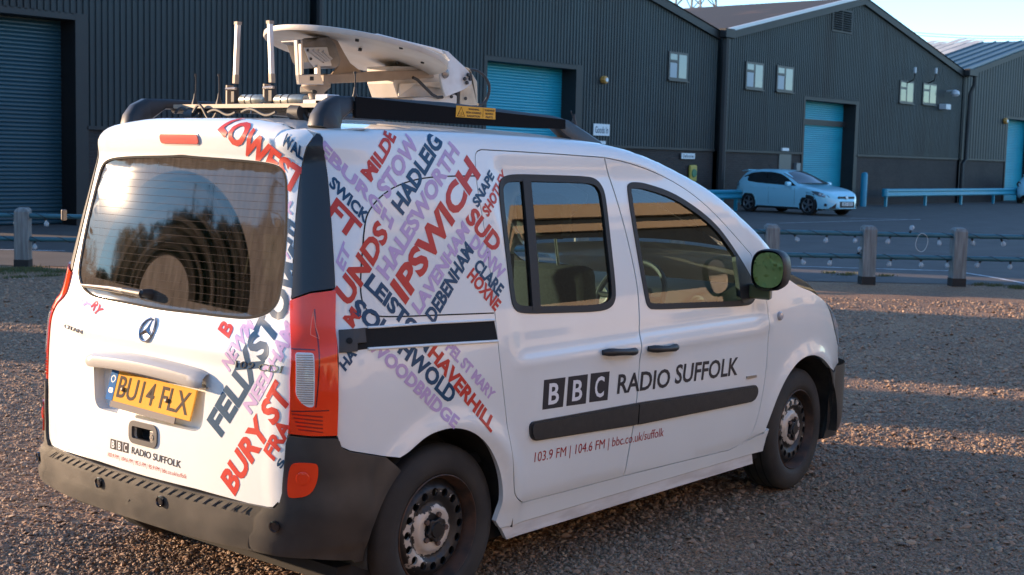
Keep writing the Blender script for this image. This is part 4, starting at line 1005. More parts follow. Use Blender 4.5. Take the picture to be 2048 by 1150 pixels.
def wiper_fan(m):
    """film of dust on the rear glass, wiped away in the sweep of the wiper"""
    nt = m.node_tree; L = nt.links.new; mixn = nt.nodes[m['mixnode']]
    def mth(op, a, b=None, c=None, clamp=False):
        n = nt.nodes.new('ShaderNodeMath'); n.operation = op; n.use_clamp = clamp
        for k, x in enumerate((a, b, c)):
            if x is None: continue
            if isinstance(x, (int, float)): n.inputs[k].default_value = x
            else: L(x, n.inputs[k])
        return n.outputs[0]
    tc = nt.nodes.new('ShaderNodeTexCoord'); sp = nt.nodes.new('ShaderNodeSeparateXYZ'); L(tc.outputs['Object'], sp.inputs[0])
    dy = mth('SUBTRACT', sp.outputs[1], .005); dz = mth('MULTIPLY', mth('SUBTRACT', sp.outputs[2], 1.142), 1.03)
    r_ = mth('SQRT', mth('ADD', mth('MULTIPLY', dy, dy), mth('MULTIPLY', dz, dz)))
    inner = mth('MULTIPLY', mth('SUBTRACT', r_, .148), 160., clamp=True); outer = mth('MULTIPLY', mth('SUBTRACT', .475, r_), 160., clamp=True)
    up = mth('MULTIPLY', mth('ADD', dz, mth('MULTIPLY', dy, -.06)), 200., clamp=True)
    fan = mth('MULTIPLY', mth('MULTIPLY', inner, outer), up)
    n1 = nt.nodes.new('ShaderNodeTexNoise'); n1.inputs['Scale'].default_value = 38; n1.inputs['Detail'].default_value = 8
    cb_ = nt.nodes.new('ShaderNodeCombineXYZ'); L(mth('MULTIPLY', r_, 1.0), cb_.inputs[0]); L(mth('MULTIPLY', dy, .08), cb_.inputs[1]); L(cb_.outputs[0], n1.inputs[0])
    n2 = nt.nodes.new('ShaderNodeTexNoise'); n2.inputs['Scale'].default_value = 9; n2.inputs['Detail'].default_value = 8; mp = nt.nodes.new('ShaderNodeMapping'); mp.inputs['Scale'].default_value = (1, 5, 1); L(tc.outputs['Object'], mp.inputs[0]); L(mp.outputs[0], n2.inputs[0])
    clean = mth('MULTIPLY', mth('SUBTRACT', n1.outputs[0], .42, clamp=True), .30); film = mth('MULTIPLY_ADD', n2.outputs[0], .26, .06)
    a_ = mth('ADD', mth('MULTIPLY', fan, clean), mth('MULTIPLY', mth('SUBTRACT', 1., fan), film), clamp=True); L(a_, mixn.inputs[0])
wiper_fan(M_rglass)
ribbon('rear_glass_seal', gl_poly, .009, M_gap, tail, .0008)
rg = panel('rear_glass', offset_poly(gl_poly, -.002), M_rglass, tail, off=-.004, thick=.01)
hl_m = MB()
for k in range(17):
    z_ = 1.14+.028*k; yy = np.linspace(-.56, .56, 24); uu = np.array([rear_u(y_, z_) for y_ in yy]); hl_m.tube(HO(uu, np.full(24, z_), -.0015), .00035, 4)
hl_m.build('heater_wires', mat('heater_wire', (.07, .045, .03), .6), rg, kind='stuff')
# centre high brake lamp
M_redlens = mat('red_lens', (.62, .012, .006), .12, coat=1)
bl = rounded([(rear_u(-.115, 1.715), 1.699), (rear_u(.115, 1.715), 1.699), (rear_u(.115, 1.715), 1.733), (rear_u(-.115, 1.715), 1.733)], .016)
M_pinklens = mat('brake_lens', (.62, .13, .10), .25, coat=.6)
panel('brake_lamp', np.array(bl), M_pinklens, tail, off=.006, thick=.01, grid=.03)
ribbon('brake_lamp_seal', np.array(bl), .012, M_wdirty, tail, .002)
# plate light garnish (chrome-white bar over the plate)
def bar_profile(y0, y1, n=30):
    mb = MB(); vs = []; prof = [(-.004, .888), (-.022, .884), (-.042, .866), (-.046, .838), (-.040, .826), (-.012, .822), (.02, .830)]
    for i in range(n+1):
        y = y0+(y1-y0)*i/n; e = max(0., (abs(y)-.30)/.075); k = math.sqrt(max(0, 1-min(e, 1)**2)) if e > 0 else 1
        for dx, z in prof:
            z += .040; zz = .897+(z-.897)*(.35+.65*k); vs.append((float(T(y, zz))+dx*(.25+.75*k), y, zz-.035*y*y*4))
    m_ = len(prof); fs = [(i*m_+j, i*m_+j+1, (i+1)*m_+j+1, (i+1)*m_+j) for i in range(n) for j in range(m_-1)]
    return mb.add(vs, fs)
bar_profile(-.36, .36).build('plate_light_bar', mat('garnish', (.42, .40, .37), .32, coat=.4), tail, smooth=True)
# number plate
M_plate = mat('plate_yellow', (.74, .38, .07), .8, spec=.05); M_pblue = mat('plate_blue', (.05, .16, .38), .8, spec=.05)
M_pchar = mat('plate_characters', (.11, .09, .075), .9, spec=.05)
pA = np.array([.112, .25, .843]); pB = np.array([.080, .25, .733]); exr = np.array([0, -1., 0]); ezp = (pA-pB)/np.linalg.norm(pA-pB)
npn = np.cross(exr, ezp)
if npn[0] > 0: npn = -npn
exr = np.array([0, -1, -.022])
pl = bpy.data.objects.new('number_plate', None); 
org = pB
mbp = MB().obox(org+exr*.26+ezp*.058+npn*-.003, exr*.26, ezp*.0565, npn*.003)
plate = mbp.build('number_plate', M_plate, tail, bevel=.002)
MB().obox(org+exr*.022+ezp*.058+npn*.0006, exr*.022, ezp*.0562, npn*.0006).build('country_band', M_pblue, plate)
flat_text('registration', 'BU14 FLX', M_pchar, org+exr*.062+ezp*.020+npn*.0012, exr, ezp, .079, plate, bold=.008, width=.435)
flat_text('band_letters', 'GB', mat('band_orange', (.7, .25, .1), .4), org+exr*.009+ezp*.030+npn*.0016, exr, ezp, .017, plate, bold=.03, width=.026)
sm = MB()
for k in range(12):
    t = k*math.pi/6; sm.obox(org+exr*(.022+.012*math.cos(t))+ezp*(.082+.012*math.sin(t))+npn*.0014, exr*.0018, ezp*.0018, npn*.0003)
sm.build('band_stars', mat('band_star', (.45, .42, .30), .4), plate)
for dx_ in (.098, .37):
    q = org+exr*dx_+ezp*.052
    MB().lathe(q, npn, [(.0, .009), (.008, .008), (.010, .005), (.010, 0)], 14).build('plate_screw', mat('screw_cap', (.16, .11, .06), .5), plate, smooth=True)
MB().obox(org+exr*.235+ezp*-.010+npn*-.004, exr*.20, ezp*.012, npn*.003).build('plate_holder', mat('holder_grey', (.26, .23, .20), .8, spec=.1), plate)
# tailgate handle
sh = lambda u, v, off: HO(u, v, off)+np.array([.045, 0, 0])
panel('handle_recess', offset_poly(np.array(hd), -.003), M_gap, tail, surf=sh, flange=False)
wall_between(np.array(hd), HO, sh, 'handle_recess_wall', M_chromed, tail)
hf = panel('handle_frame', offset_poly(np.array(hd), -.012), mat('handle_frame', (.10, .095, .09), .4), tail, holes=[offset_poly(np.array(hd), .008)], off=.006, thick=.012, grid=.02)
MB().obox((float(T(-.058, .635))+.004, -.058, .632), (.006, 0, 0), (0, .018, 0), (0, 0, .024)).build('lock_block', mat('lock_grey', (.20, .19, .175), .45), hf, bevel=.003)
MB().lathe((float(T(-.058, .635))-.004, -.058, .634), (-1, 0, 0), [(0, .011), (.004, .010), (.004, .004), (.001, .003), (.001, 0)], 16).build('key_lock', M_chromed, hf, smooth=True)
# three-pointed star emblem
sc_ = px(299, 660); cen = np.array([float(T(0, sc_[1]))-.0045, 0, sc_[1]]); sr = .041
def on_tail(p, o_): return np.array([float(T(p[1], p[2]))-o_, p[1], p[2]])
em = MB().tube([on_tail(cen+sr*np.array([0, math.cos(t), math.sin(t)]), .004) for t in np.linspace(0, 2*math.pi, 41)], .0040, 8, cap=False).build('star_emblem', M_chrome, tail, smooth=True)
for k in range(3):
    t = R(90+120*k); dd = np.array([0, math.cos(t), math.sin(t)]); n_ = np.array([0, -math.sin(t), math.cos(t)]); tip = on_tail(cen+dd*sr, .006)
    a0 = on_tail(cen+n_*.010+dd*.003, .001); a1 = on_tail(cen-n_*.010+dd*.003, .001); rg_ = on_tail(cen, .0085)
    MB().add([tip, a0, rg_, a1, tip+np.array([.004, 0, 0])], [(0, 1, 2), (0, 2, 3), (0, 4, 1), (0, 3, 4), (1, 4, 3)]).build('star_point', M_chrome, em)
def badge(txt, p0, p1, pt):
    o = body_text(txt, p0, p1, pt, M_chrome, tail, bold=.004, off=.003, name='badge')
    bm = bmesh.new(); bm.from_mesh(o.data); r_ = bmesh.ops.extrude_face_region(bm, geom=bm.faces[:])
    bmesh.ops.translate(bm, verts=[v for v in r_['geom'] if isinstance(v, bmesh.types.BMVert)], vec=(.003, 0, 0)); bmesh.ops.recalc_face_normals(bm, faces=bm.faces)
    for f in bm.faces: f.smooth = False
    bm.to_mesh(o.data); bm.free(); o['kind'] = 'stuff'; return o
badge('CITAN', zE(165, 1005)[0], zE(372, 1078)[0], zE(172, 960)[0]); badge('109 CDI', z2(818, 280)[0], z2(1008, 306)[0], z2(822, 252)[0])
# rear wiper
wp = [px(*q) for q in ((166, 570), (230, 577), (262, 583), (300, 590))]
W = [HO(q[0], q[1], o_)[0] for q, o_ in zip(wp, (.012, .022, .03, .034))]
wi = MB().tube(W[:3], [.004, .007, .009], 8).build('rear_wiper', mat('wiper_arm', (.28, .25, .23), .45), tail, smooth=True)
MB().tube([W[2], W[3]], [.013, .016], 10).build('wiper_pivot', M_blackpl, wi, smooth=True)
qb = px(300, 588); MB().lathe(HO(qb[0], qb[1], -.006)[0], HN(qb[0], qb[1])[0], [(0, .02), (.02, .018), (.045, .013), (.052, 0)], 16).build('wiper_spindle', M_blackpl, wi, smooth=True)
W2 = [HO(q[0], q[1], .008)[0] for q in [px(*q) for q in ((168, 573), (300, 596))]]; MB().tube([W2[0]*.98+W2[1]*.02, W2[0]*.2+W2[1]*.8], .004, 6).build('wiper_blade', M_rubber, wi)

# --- rear corner: pillar trim, lamp, bumper (right and left)
lamp_top = PX([(582, 598), (600, 592), (622, 584), (645, 581), (671, 577)])
pin = [p for p in tg_r if lamp_top[0][1] < p[1]]; pin = [p+np.array([.004, 0]) for p in pin]
pil = list(lamp_top)+[p for p in p_out[::-1] if p[1] > lamp_top[-1][1]]
pil += [px(641, 270), px(634, 268)]+pin[::-1]
pil = np.array(pil)
lam = np.vstack([lamp_top+[0, -.006], PX([(674, 720), (673.5, 870), (625, 871), (579.5, 867), (581, 760), (583, 680)])])
M_lamp = mat('lamp_red', (.98, .060, .008), .10, coat=.6, col2=(.80, .028, .005), scale=6, amount=.5, spec=.3)
M_lampc = mat('lamp_clear', (.75, .73, .70), .16, coat=1)
M_lampd = mat('lamp_dark', (.13, .008, .012), .2, coat=1)
bulge = lambda poly, h: (lambda u, v, off: HO(u, v, off+h*np.clip(np.minimum(np.minimum((u-poly[:, 0].min()), (poly[:, 0].max()-u))/.07, 1), 0, 1)))
def mirrored(o):
    c = copy_tree(o, o.parent); 
    if o.parent is not None and o.parent != VAN: return c
    c.scale = (1, -1, 1); return c
pillar = panel('pillar_trim', offset_poly(pil, .0015), M_gloss if False else mat('pillar_black', (.014, .015, .018), .38, coat=.15), VAN, off=.0035, thick=.014, grid=.025)
lamp = panel('tail_lamp', lam, M_lamp, VAN, off=.0045, thick=.02, grid=.025, surf=bulge(lam, .007))
bs = bulge(lam, .007)
rl = np.array(rounded(PX(Z(560, 560, 3.386)(108, 492, 231, 498, 233, 856, 196, 860, 150, 832, 110, 775)), [.012, .010, .014, .02, .02, .03]))
clear = panel('reverse_lamp', rl, M_lampc, lamp, surf=bs, off=.006, thick=.006, grid=.02)
ribs = MB()
for k in range(22):
    z_ = rl[:, 1].min()+.012+(rl[:, 1].max()-rl[:, 1].min()-.02)*k/21
    xs_ = [q for q in densify(rl, .004) if abs(q[1]-z_) < .006]
    if len(xs_) > 1:
        u0, u1 = min(q[0] for q in xs_)+.004, max(q[0] for q in xs_)-.004
        L = np.linspace(u0, u1, 6); ribs.tube(bs(L, np.full(6, z_), .0065), .0018, 5)
ribs.build('lens_ribs', mat('lens_rib', (.36, .32, .28), .25, coat=1), clear, smooth=True, kind='stuff')
dk = smooth_poly(PX(Z(560, 560, 3.386)(125, 215, 150, 185, 215, 190, 238, 250, 240, 400, 215, 440, 130, 440)), it=2)
panel('indicator_lens', dk, M_lampd, lamp, surf=bs, off=.0015, flange=False, grid=.02)
rf = PX(Z(560, 560, 3.386)(232, 210, 268, 410, 212, 385))
ribbon('lens_facet', rf, .003, mat('lens_edge', (.95, .22, .12), .2), lamp, .014)
zz6 = Z(560, 560, 3.386)
for ln_ in (zz6(85, 470, 240, 478), zz6(240, 200, 244, 860), zz6(85, 885, 330, 880)): ribbon('lens_divider', side_line(ln_), .004, M_lampd, lamp, .0118, closed=False)
for k in range(5): ribbon('lens_ridge', side_line(zz6(90+10*k, 905+26*k, 180+10*k, 915+26*k, 290, 925+26*k)), .005, mat('lens_dark_red', (.38, .012, .004), .3), lamp, .0116, closed=False)  # dark red strips for the ridges low on the lens
panel('lamp_side_strip', PX([(665, 580), (671, 579), (674, 720), (673, 868), (666, 868), (668, 720)]), M_lampd, lamp, surf=bs, off=.003, flange=False)

# --- rear bumper
f_pr = curve([(.318, .004), (.330, .045), (.342, .070), (.356, .083), (.375, .089), (.390, .087), (.396, .078), (.402, .064), (.42, .065), (.445, .066), (.454, .062), (.462, .050), (.472, .022), (.480, .012), (.5, .009), (.8, .009)])
def b_surf(u, v, off):
    u = np.asarray(u, float); v = np.asarray(v, float)
    xs = T(.75, v)+RC; yb = S(xs, v)-RC
    k = 1-sstep(-.62, -.02, u-xs)
    pr = .014*(1-k)+f_pr(v)*k
    return HO(u, v, off+pr)
zst = zb0-.005
bh = [np.array([rear_u(0, .322), .322]), np.array([rear_u(-.45, .322), .322])]
u_c = .08+RC
bh += [np.array([u_c-.14, .318]), np.array([u_c+.0, .30]), np.array([.33, .29])]
bh += [np.array([p[0]-.004, p[1]]) for p in arch(.75, .31, 183, 180-math.degrees(math.asin((zs-.012-.31)/AR)), 16) if p[1] < zs-.02 and p[0] < arc1[0][0]]
bh += [p-np.array([0, .004]) for p in bump_seam[::-1][1:]]
bh += [px(672, 876), px(625, 875), px(580, 872)]
bh += [q+np.array([.004, 0]) for q in PX([(572, 886), (569, 930), (565, 985), (560, 1004), (550, 1016)])]
bh += [np.array([rear_u(-.50, zst), zst])]+[np.array([rear_u(0, z_), z_]) for z_ in np.linspace(zst, .330, 14)]
bh = np.array(bh)
# mirror of the flank part is made separately so that it follows the left side
def split_u(poly, u0):
    return clip_x(poly, u0, True)
bump_c = panel('rear_bumper', bh[::1], M_bumper, VAN, surf=b_surf, grid=.0085, step=.010, thick=.03)
# step ribs
for k in range(13):
    for sgn in (1, -1):
        y = sgn*(.03+.047*k)
        P = [np.array([float(T(abs(y), .48))-dx, y+dy, z_]) for dx, dy, z_ in ((.022, 0, .4742), (.038, -.002, .4672), (.055, -.004, .4592))]
        MB().tube(P, [.0016, .0016, .001], 4).build('step_rib', M_bumper, bump_c, smooth=True)
# parking sensors
for q in ((350, 1013), (560, 1064)):
    c = px(*q); c[1] = .436; p = b_surf([c[0]], [c[1]], 0.)[0]; n_ = b_surf([c[0]], [c[1]], .02)[0]-p; n_ /= np.linalg.norm(n_)
    se = MB().lathe(p+n_*.004, n_, [(-.004, .020), (.005, .020), (.006, .016), (.002, .0145), (.002, .0)], 20).build('parking_sensor', M_gloss, bump_c, smooth=True)
# red reflector / fog lamp in the bumper corner
fr_ = smooth_poly(PX(z2(1050, 690, 1075, 675, 1150, 677, 1165, 690, 1160, 760, 1130, 815, 1060, 825, 1041, 815)), it=2)
fog = panel('fog_lamp', fr_, M_lamp, VAN, surf=b_surf, off=.006, thick=.012, grid=.02)
c = px(608, 955); MB().lathe(b_surf([c[0]], [c[1]], .0085)[0], b_surf([c[0]], [c[1]], .02)[0]-b_surf([c[0]], [c[1]], 0.)[0], [(0, .024), (.002, .02), (.001, .012), (.002, 0)], 18).build('fog_reflector', M_lamp, fog, smooth=True)

# --- roof, windscreen, bonnet
def top_pt(x, s, crown, lift=0.):
    e = H(x, f_ze(x)+LR); ye = -e[:, 1]; zz = e[:, 2]
    return np.stack([np.asarray(x, float), s*ye, zz+crown*(1-s*s)+lift], -1)
def sheet(name, rows, m, parent):
    n = len(rows); k = len(rows[0]); V = np.vstack(rows); F = [(i*k+j, i*k+j+1, (i+1)*k+j+1, (i+1)*k+j) for i in range(n-1) for j in range(k-1)]
    me = bpy.data.meshes.new(name); me.from_pydata(V.tolist(), [], F); me.update()
    bm = bmesh.new(); bm.from_mesh(me); bmesh.ops.recalc_face_normals(bm, faces=bm.faces); bm.to_mesh(me); bm.free()
    return link(name, me, m, parent, smooth=True)
ss = np.linspace(-1, 1, 41)
f_cr = curve([(.3, .034), (1.2, .045), (2.0, .045), (2.6, .06), (3.2, .05), (3.6, .055), (4.1, .04)])
f_sh = curve([(.3, 0), (2.0, 0), (2.4, .10), (2.9, .20), (3.3, .22), (3.6, .2), (4.1, .2)])
def toprow(x, back=False):
    q = top_pt(np.full(41, x), ss, f_cr(x)); q[:, 0] += f_sh(x)*(1-ss**2); return q
_us = np.concatenate([np.linspace(.46, rear_u(-.60, 1.70), 12)[:-1], [rear_u(y_, 1.70) for y_ in np.linspace(-.60, 0, 10)]])
_vs = np.array([float(f_ze(.4)) if u_ > .36 else 1.700+.035*float(1-sstep(.2, .74, abs(H(u_, 1.70)[0][1]))) for u_ in _us])
_e = H(_us, _vs+LR); r0 = np.vstack([_e, (_e*np.array([1, -1, 1]))[::-1][1:]])
roof = sheet('roof', [r0, .5*r0+.5*toprow(.62)]+[toprow(x) for x in np.linspace(.70, 2.22, 26)], M_white, VAN)
wsm = glass_mat('windscreen_glass', (.5, .62, .6), 0, 1.52)
sheet('windscreen', [toprow(x)-np.array([0, 0, .004]) for x in np.linspace(2.24, 3.2, 16)], wsm, VAN)
sheet('bonnet', [toprow(x) for x in np.linspace(3.235, 4.06, 16)], M_white, VAN)
hl = [np.array([3.645, .958])]+[p+np.array([.006, .006]) for p in hl_low]+[np.array([4.07, .70])]+[np.array([x, float(f_ze(x))]) for x in np.linspace(4.06, 3.66, 10)]
M_hl = glass_mat('headlamp_glass', (.75, .8, .82), .02, 1.5, dust=(.45, .5, .52), dustamt=.4)
headlamp = panel('headlamp', np.array(hl), M_hl, VAN, off=.003, thick=.03)
# front bumper and nose
def nose(name, z0, z1, m, out=0., n=50, rows=8, prof=None):
    V = []
    for j in range(rows+1):
        z = z0+(z1-z0)*j/rows; e = prof(j/rows) if prof else 0
        for i in range(n+1):
            t = math.pi*i/n; y = -math.cos(t); y = math.copysign(abs(y)**.75, y)*.845; x = 3.80+.50*max(0., math.sin(t))**.62
            V.append((x+out+e*math.sin(t), y*(1+.25*e+out*.5), z))
    k = n+1; F = [(j*k+i, j*k+i+1, (j+1)*k+i+1, (j+1)*k+i) for j in range(rows) for i in range(n)]
    return MB().add(V, F).build(name, m, VAN, smooth=True, angle=60)
nose('front_bumper', .205, .60, M_bumper, .0, prof=lambda t: -.10*max(0, (.3-t)/.3)**2)
nose('grille_panel', .60, .76, M_white, -.045, prof=lambda t: -.05*t)
bf = [np.array([3.447+AR*math.cos(R(a)), .31+AR*math.sin(R(a))]) for a in (52, 40, 25, 10, -2, -15)]
panel('front_bumper_side', np.array(bf+[np.array([3.84, .205]), np.array([3.93, .205]), np.array([3.99, .40]), np.array([3.99, .60]), np.array([3.9, .585]), np.array([3.78, .57])]), M_bumper, VAN, off=.002)

# mirrored left flank
for o in (slide, door, body, fender, pillar, lamp, bump_c, fog, headlamp):
    mirrored(o)
for o in [c for c in VAN.children if c.name.split('.')[0] in ('sill', 'seam_backing', 'front_bumper_side')]: mirrored(o)
# small latch seen on the far rear edge
q = at(128, 430, 0, .40); MB().obox(q, (.012, 0, 0), (0, .008, 0), (0, 0, .024)).build('rear_quarter_catch', mat('catch', (.05, .04, .035), .5), VAN, bevel=.006)

# --- underside, wheel housings
MB().box((.30, -.80, .20), (3.95, .80, .26)).build('underbody', M_under, VAN)
for cx, cz in AW:
    for sgn in (-1, 1):
        V = []; n = 24
        for k in range(n+1):
            t = R(-8+196*k/n)
            for yy in (.885, .60): V.append((cx+(AR+.004)*math.cos(t), sgn*yy, cz+(AR+.004)*math.sin(t)))
        mb = MB().add(V, [(2*k, 2*k+1, 2*k+3, 2*k+2) for k in range(n)])
        mb.add([(cx+AR*math.cos(R(-8+196*k/(n-1))), sgn*.60, cz+AR*math.sin(R(-8+196*k/(n-1)))) for k in range(n)], [tuple(range(n))])
        mb.build('wheel_housing', mat('arch_liner', (.020, .018, .016), .9, col2=(.07, .055, .04), scale=9, amount=.7), VAN, smooth=True)
# --- wheels
M_tyre = mat('tyre_rubber', (.016, .015, .014), .75, col2=(.05, .042, .035), scale=6, amount=.6, bump=.15, bscale=300)
def peel_mat():
    m, nt, b = _nt('peeling_wheel_paint'); tc = nt.nodes.new('ShaderNodeTexCoord')
    n = nt.nodes.new('ShaderNodeTexNoise'); n.inputs['Scale'].default_value = 9; n.inputs['Detail'].default_value = 9; n.inputs['Roughness'].default_value = .62
    nt.links.new(tc.outputs['Object'], n.inputs[0])
    g = nt.nodes.new('ShaderNodeAttribute'); g.attribute_name = 'peel'
    ad = nt.nodes.new('ShaderNodeMath'); ad.operation = 'ADD'; nt.links.new(n.outputs[0], ad.inputs[0]); nt.links.new(g.outputs['Fac'], ad.inputs[1])
    r_ = nt.nodes.new('ShaderNodeMapRange'); r_.inputs[1].default_value = .60; r_.inputs[2].default_value = .62; nt.links.new(ad.outputs[0], r_.inputs[0])
    mx = nt.nodes.new('ShaderNodeMix'); mx.data_type = 'RGBA'; mx.inputs[6].default_value = (.018, .017, .017, 1); mx.inputs[7].default_value = (.52, .47, .41, 1)
    nt.links.new(r_.outputs[0], mx.inputs[0]); nt.links.new(mx.outputs[2], b.inputs['Base Color'])
    mt = nt.nodes.new('ShaderNodeMath'); mt.operation = 'MULTIPLY'; mt.inputs[1].default_value = .35; nt.links.new(r_.outputs[0], mt.inputs[0]); nt.links.new(mt.outputs[0], b.inputs['Metallic'])
    b.inputs['Roughness'].default_value = .5
    return m
M_peel = peel_mat(); M_rust = mat('rim_rust', (.035, .028, .024), .6, metal=.3, col2=(.13, .065, .04), scale=18, amount=.8)
f_dish = curve([(0, .034), (.045, .034), (.05, .030), (.085, .028), (.092, .040), (.10, .050), (.112, .038), (.125, .030), (.15, .030), (.162, .036), (.176, .058), (.19, .064)])
def make_wheel():
    w = MB().lathe((0, 0, 0), (0, -1, 0), [(-.19, .185), (-.19, .215), (-.192, .27), (-.183, .300), (-.170, .312), (-.15, .3165), (-.045, .3165), (-.025, .312), (-.012, .300), (0, .268), (.002, .235), (-.004, .212), (-.012, .206)], 72)
    t = w.build('wheel', M_tyre, VAN, smooth=True, angle=50)
    for gy in (.055, .097, .139):   # tread grooves as thin dark bands
        MB().lathe((0, 0, 0), (0, -1, 0), [(-gy-.004, .3168), (-gy-.003, .3172), (-gy+.003, .3172), (-gy+.004, .3168)], 72).build('tread_groove', M_gap, t, smooth=True)
    MB().lathe((0, 0, 0), (0, -1, 0), [(-.012, .206), (-.006, .2065), (-.004, .203), (-.010, .199), (-.026, .196), (-.04, .188), (-.062, .186), (-.075, .18)], 64).build('rim', M_rust, t, smooth=True)
    ang = np.linspace(0, 2*math.pi, 65)[:-1]
    out = np.array([(.189*math.cos(a), .189*math.sin(a)) for a in ang])
    holes = [np.array([(.1385*math.cos(h)+.0155*math.cos(a), .1385*math.sin(h)+.0155*math.sin(a)) for a in ang[::4]]) for h in np.linspace(0, 2*math.pi, 17)[:-1]]
    sf_ = lambda u, v, off: np.stack([np.asarray(u), f_dish(np.hypot(u, v))-off, np.asarray(v)], -1)
    d = panel('wheel_disc', out, M_peel, t, holes=holes, surf=sf_, grid=.012, step=.012, thick=.01, smooth=False)
    a_ = d.data.attributes.new('peel', 'FLOAT', 'POINT')
    rr = [math.hypot(v.co.x, v.co.z) for v in d.data.vertices]
    a_.data.foreach_set('value', [(.30*math.exp(-((r-.072)/.020)**2)+.22*math.exp(-((r-.140)/.014)**2)*(.5-.5*math.sin(math.atan2(v.co.z, v.co.x)*1+2.2))-.04) for r, v in zip(rr, d.data.vertices)])
    d.data.polygons.foreach_set('use_smooth', [True]*len(d.data.polygons))
    star = [((.047 if k % 4 in (0, 1) else .036)*np.array([math.cos(2*math.pi*k/20), math.sin(2*math.pi*k/20)])) for k in range(20)]
    MB().prism([(p[0], .030, p[1]) for p in star], (0, -.014, 0)).build('hub_cover', mat('hub_black', (.02, .018, .018), .5), t, bevel=.003)
    MB().lathe((0, .016, 0), (0, -1, 0), [(0, .03), (.006, .027), (.006, 0)], 24).build('hub_cap', mat('hub_cap', (.014, .013, .013), .4), t, smooth=True)
    for k in range(5):
        a = 2*math.pi*(k+.3)/5; MB().lathe((.056*math.cos(a), .03, .056*math.sin(a)), (0, -1, 0), [(0, .0105), (.012, .0105), (.012, 0)], 6).build('wheel_bolt', mat('bolt_rust', (.10, .06, .045), .7), t)
    MB().lathe((0, 0, 0), (0, -1, 0), [(-.07, .19), (-.07, 0)], 32).build('wheel_inside', M_under, t)
    return t
w0 = make_wheel(); w0.location = (.75, -.862, .314); w0.rotation_euler = (0, R(23), 0)
for loc, rz in (((3.447, -.858, .314), R(3)), ((.75, .862, .314), math.pi), ((3.447, .858, .314), math.pi+R(3))):
    w = copy_tree(w0, VAN); w.location = loc; w.rotation_euler = (0, R(100), rz)

# --- cabin
MB().box((.5, -.76, .50), (2.9, .76, .54)).build('cabin_floor', M_interior, VAN)
def make_seat(x, y, name='front_seat'):
    s = MB().obox((x, y, .72), (.25, 0, -.02), (0, .24, 0), (.02, 0, .07)).build(name, M_seat, VAN, bevel=.04, smooth=True)
    MB().obox((x-.29, y, .93), (.055, 0, .01), (0, .235, 0), (-.04, 0, .28)).build('backrest', M_seat, s, bevel=.045, smooth=True)
    MB().obox((x-.375, y, 1.425), (.05, 0, .0), (0, .14, 0), (-.012, 0, .10)).build('headrest', M_seat, s, bevel=.045, smooth=True)
    for dy in (-.06, .06): MB().tube([(x-.33, y+dy, 1.18), (x-.37, y+dy, 1.36)], .007, 8).build('headrest_post', M_chromed, s, smooth=True)
    return s
make_seat(2.255, -.40); make_seat(2.255, .40)
ds = [(2.72, .80), (2.74, .98), (2.80, 1.05), (2.95, 1.09), (3.25, 1.06), (3.3, .8)]
dash = MB().prism([(x, -.76, z) for x, z in ds], (0, 1.52, 0)).build('dashboard', M_interior, VAN, bevel=.015, smooth=True)
for y in (-.68, .68, -.1): MB().lathe((2.735, y, .99), (-1, 0, .15), [(0, .05), (.012, .048), (.010, .04), (.002, .036), (.002, 0)], 20).build('air_vent', mat('vent_grey', (.09, .09, .09), .5), dash, smooth=True)
sc2 = np.array([2.56, -.40, 1.02]); axw = np.array([-.86, 0, .5]); e2 = np.array([.5, 0, .86])
sw = MB().tube([sc2+.19*(math.cos(t)*np.array([0, 1, 0])+math.sin(t)*e2) for t in np.linspace(0, 2*math.pi, 37)], .014, 8, cap=False).build('steering_wheel', M_interior, VAN, smooth=True)
MB().obox(sc2-axw*.03, (0, .09, 0), e2*.07, axw*.02).build('horn_pad', M_interior, sw, bevel=.015)
MB().tube([sc2-axw*.03, sc2-axw*.22], .03, 8).build('steering_column', M_interior, sw)
for a in (0, 180, 270): MB().tube([sc2-axw*.02, sc2+.185*(math.cos(R(a))*np.array([0, 1, 0])+math.sin(R(a))*e2)], .014, 6).build('wheel_spoke', M_interior, sw)
MB().box((1.24, -.74, .54), (1.28, .74, 1.30)).build('bulkhead', M_interior, VAN)
# --- outside mirror on the right door
mc = np.array([2.93, -1.02, 1.165])
A_ = at(1540, 540, 1, -1.0)
mc = A_+np.array([.02, 0, 0])
fwd = np.array([.99, .12, 0]); fwd /= np.linalg.norm(fwd); lat = np.array([-fwd[1], fwd[0], 0]); upv = np.array([0, 0, 1.])
V = []; n = 28
for d_, k in ((-.045, .95), (-.04, 1.0), (0, 1.02), (.05, .95), (.09, .75), (.115, .4), (.12, .02)):
    for j in range(n):
        t = 2*math.pi*j/n; cx_, sx_ = math.cos(t), math.sin(t); rr = (abs(cx_)**2.8+abs(sx_)**2.8)**(-1/2.8)
        V.append(mc+fwd*d_+lat*(.084*k*rr*cx_+.006)+upv*(.097*k*rr*sx_))
mir_ = MB().add(V, [(i*n+j, i*n+(j+1) % n, (i+1)*n+(j+1) % n, (i+1)*n+j) for i in range(6) for j in range(n)]).build('door_mirror', M_blackpl, door, smooth=True, angle=70)
gv = []
mn = -fwd*1.0+lat*.0
for j in range(n):
    t = 2*math.pi*j/n; cx_, sx_ = math.cos(t), math.sin(t); rr = (abs(cx_)**2.6+abs(sx_)**2.6)**(-1/2.6)
    gv.append(mc-fwd*.037+lat*(.070*rr*cx_+.005)+upv*(.083*rr*sx_)+fwd*(.03*.093*rr*sx_-.13*.082*rr*cx_))
MB().add(gv, [tuple(range(n))]).build('mirror_glass', mat('mirror_silver', (.92, .92, .92), .01, metal=1), mir_)
bz = HO(*px(1500, 580), .0)[0]
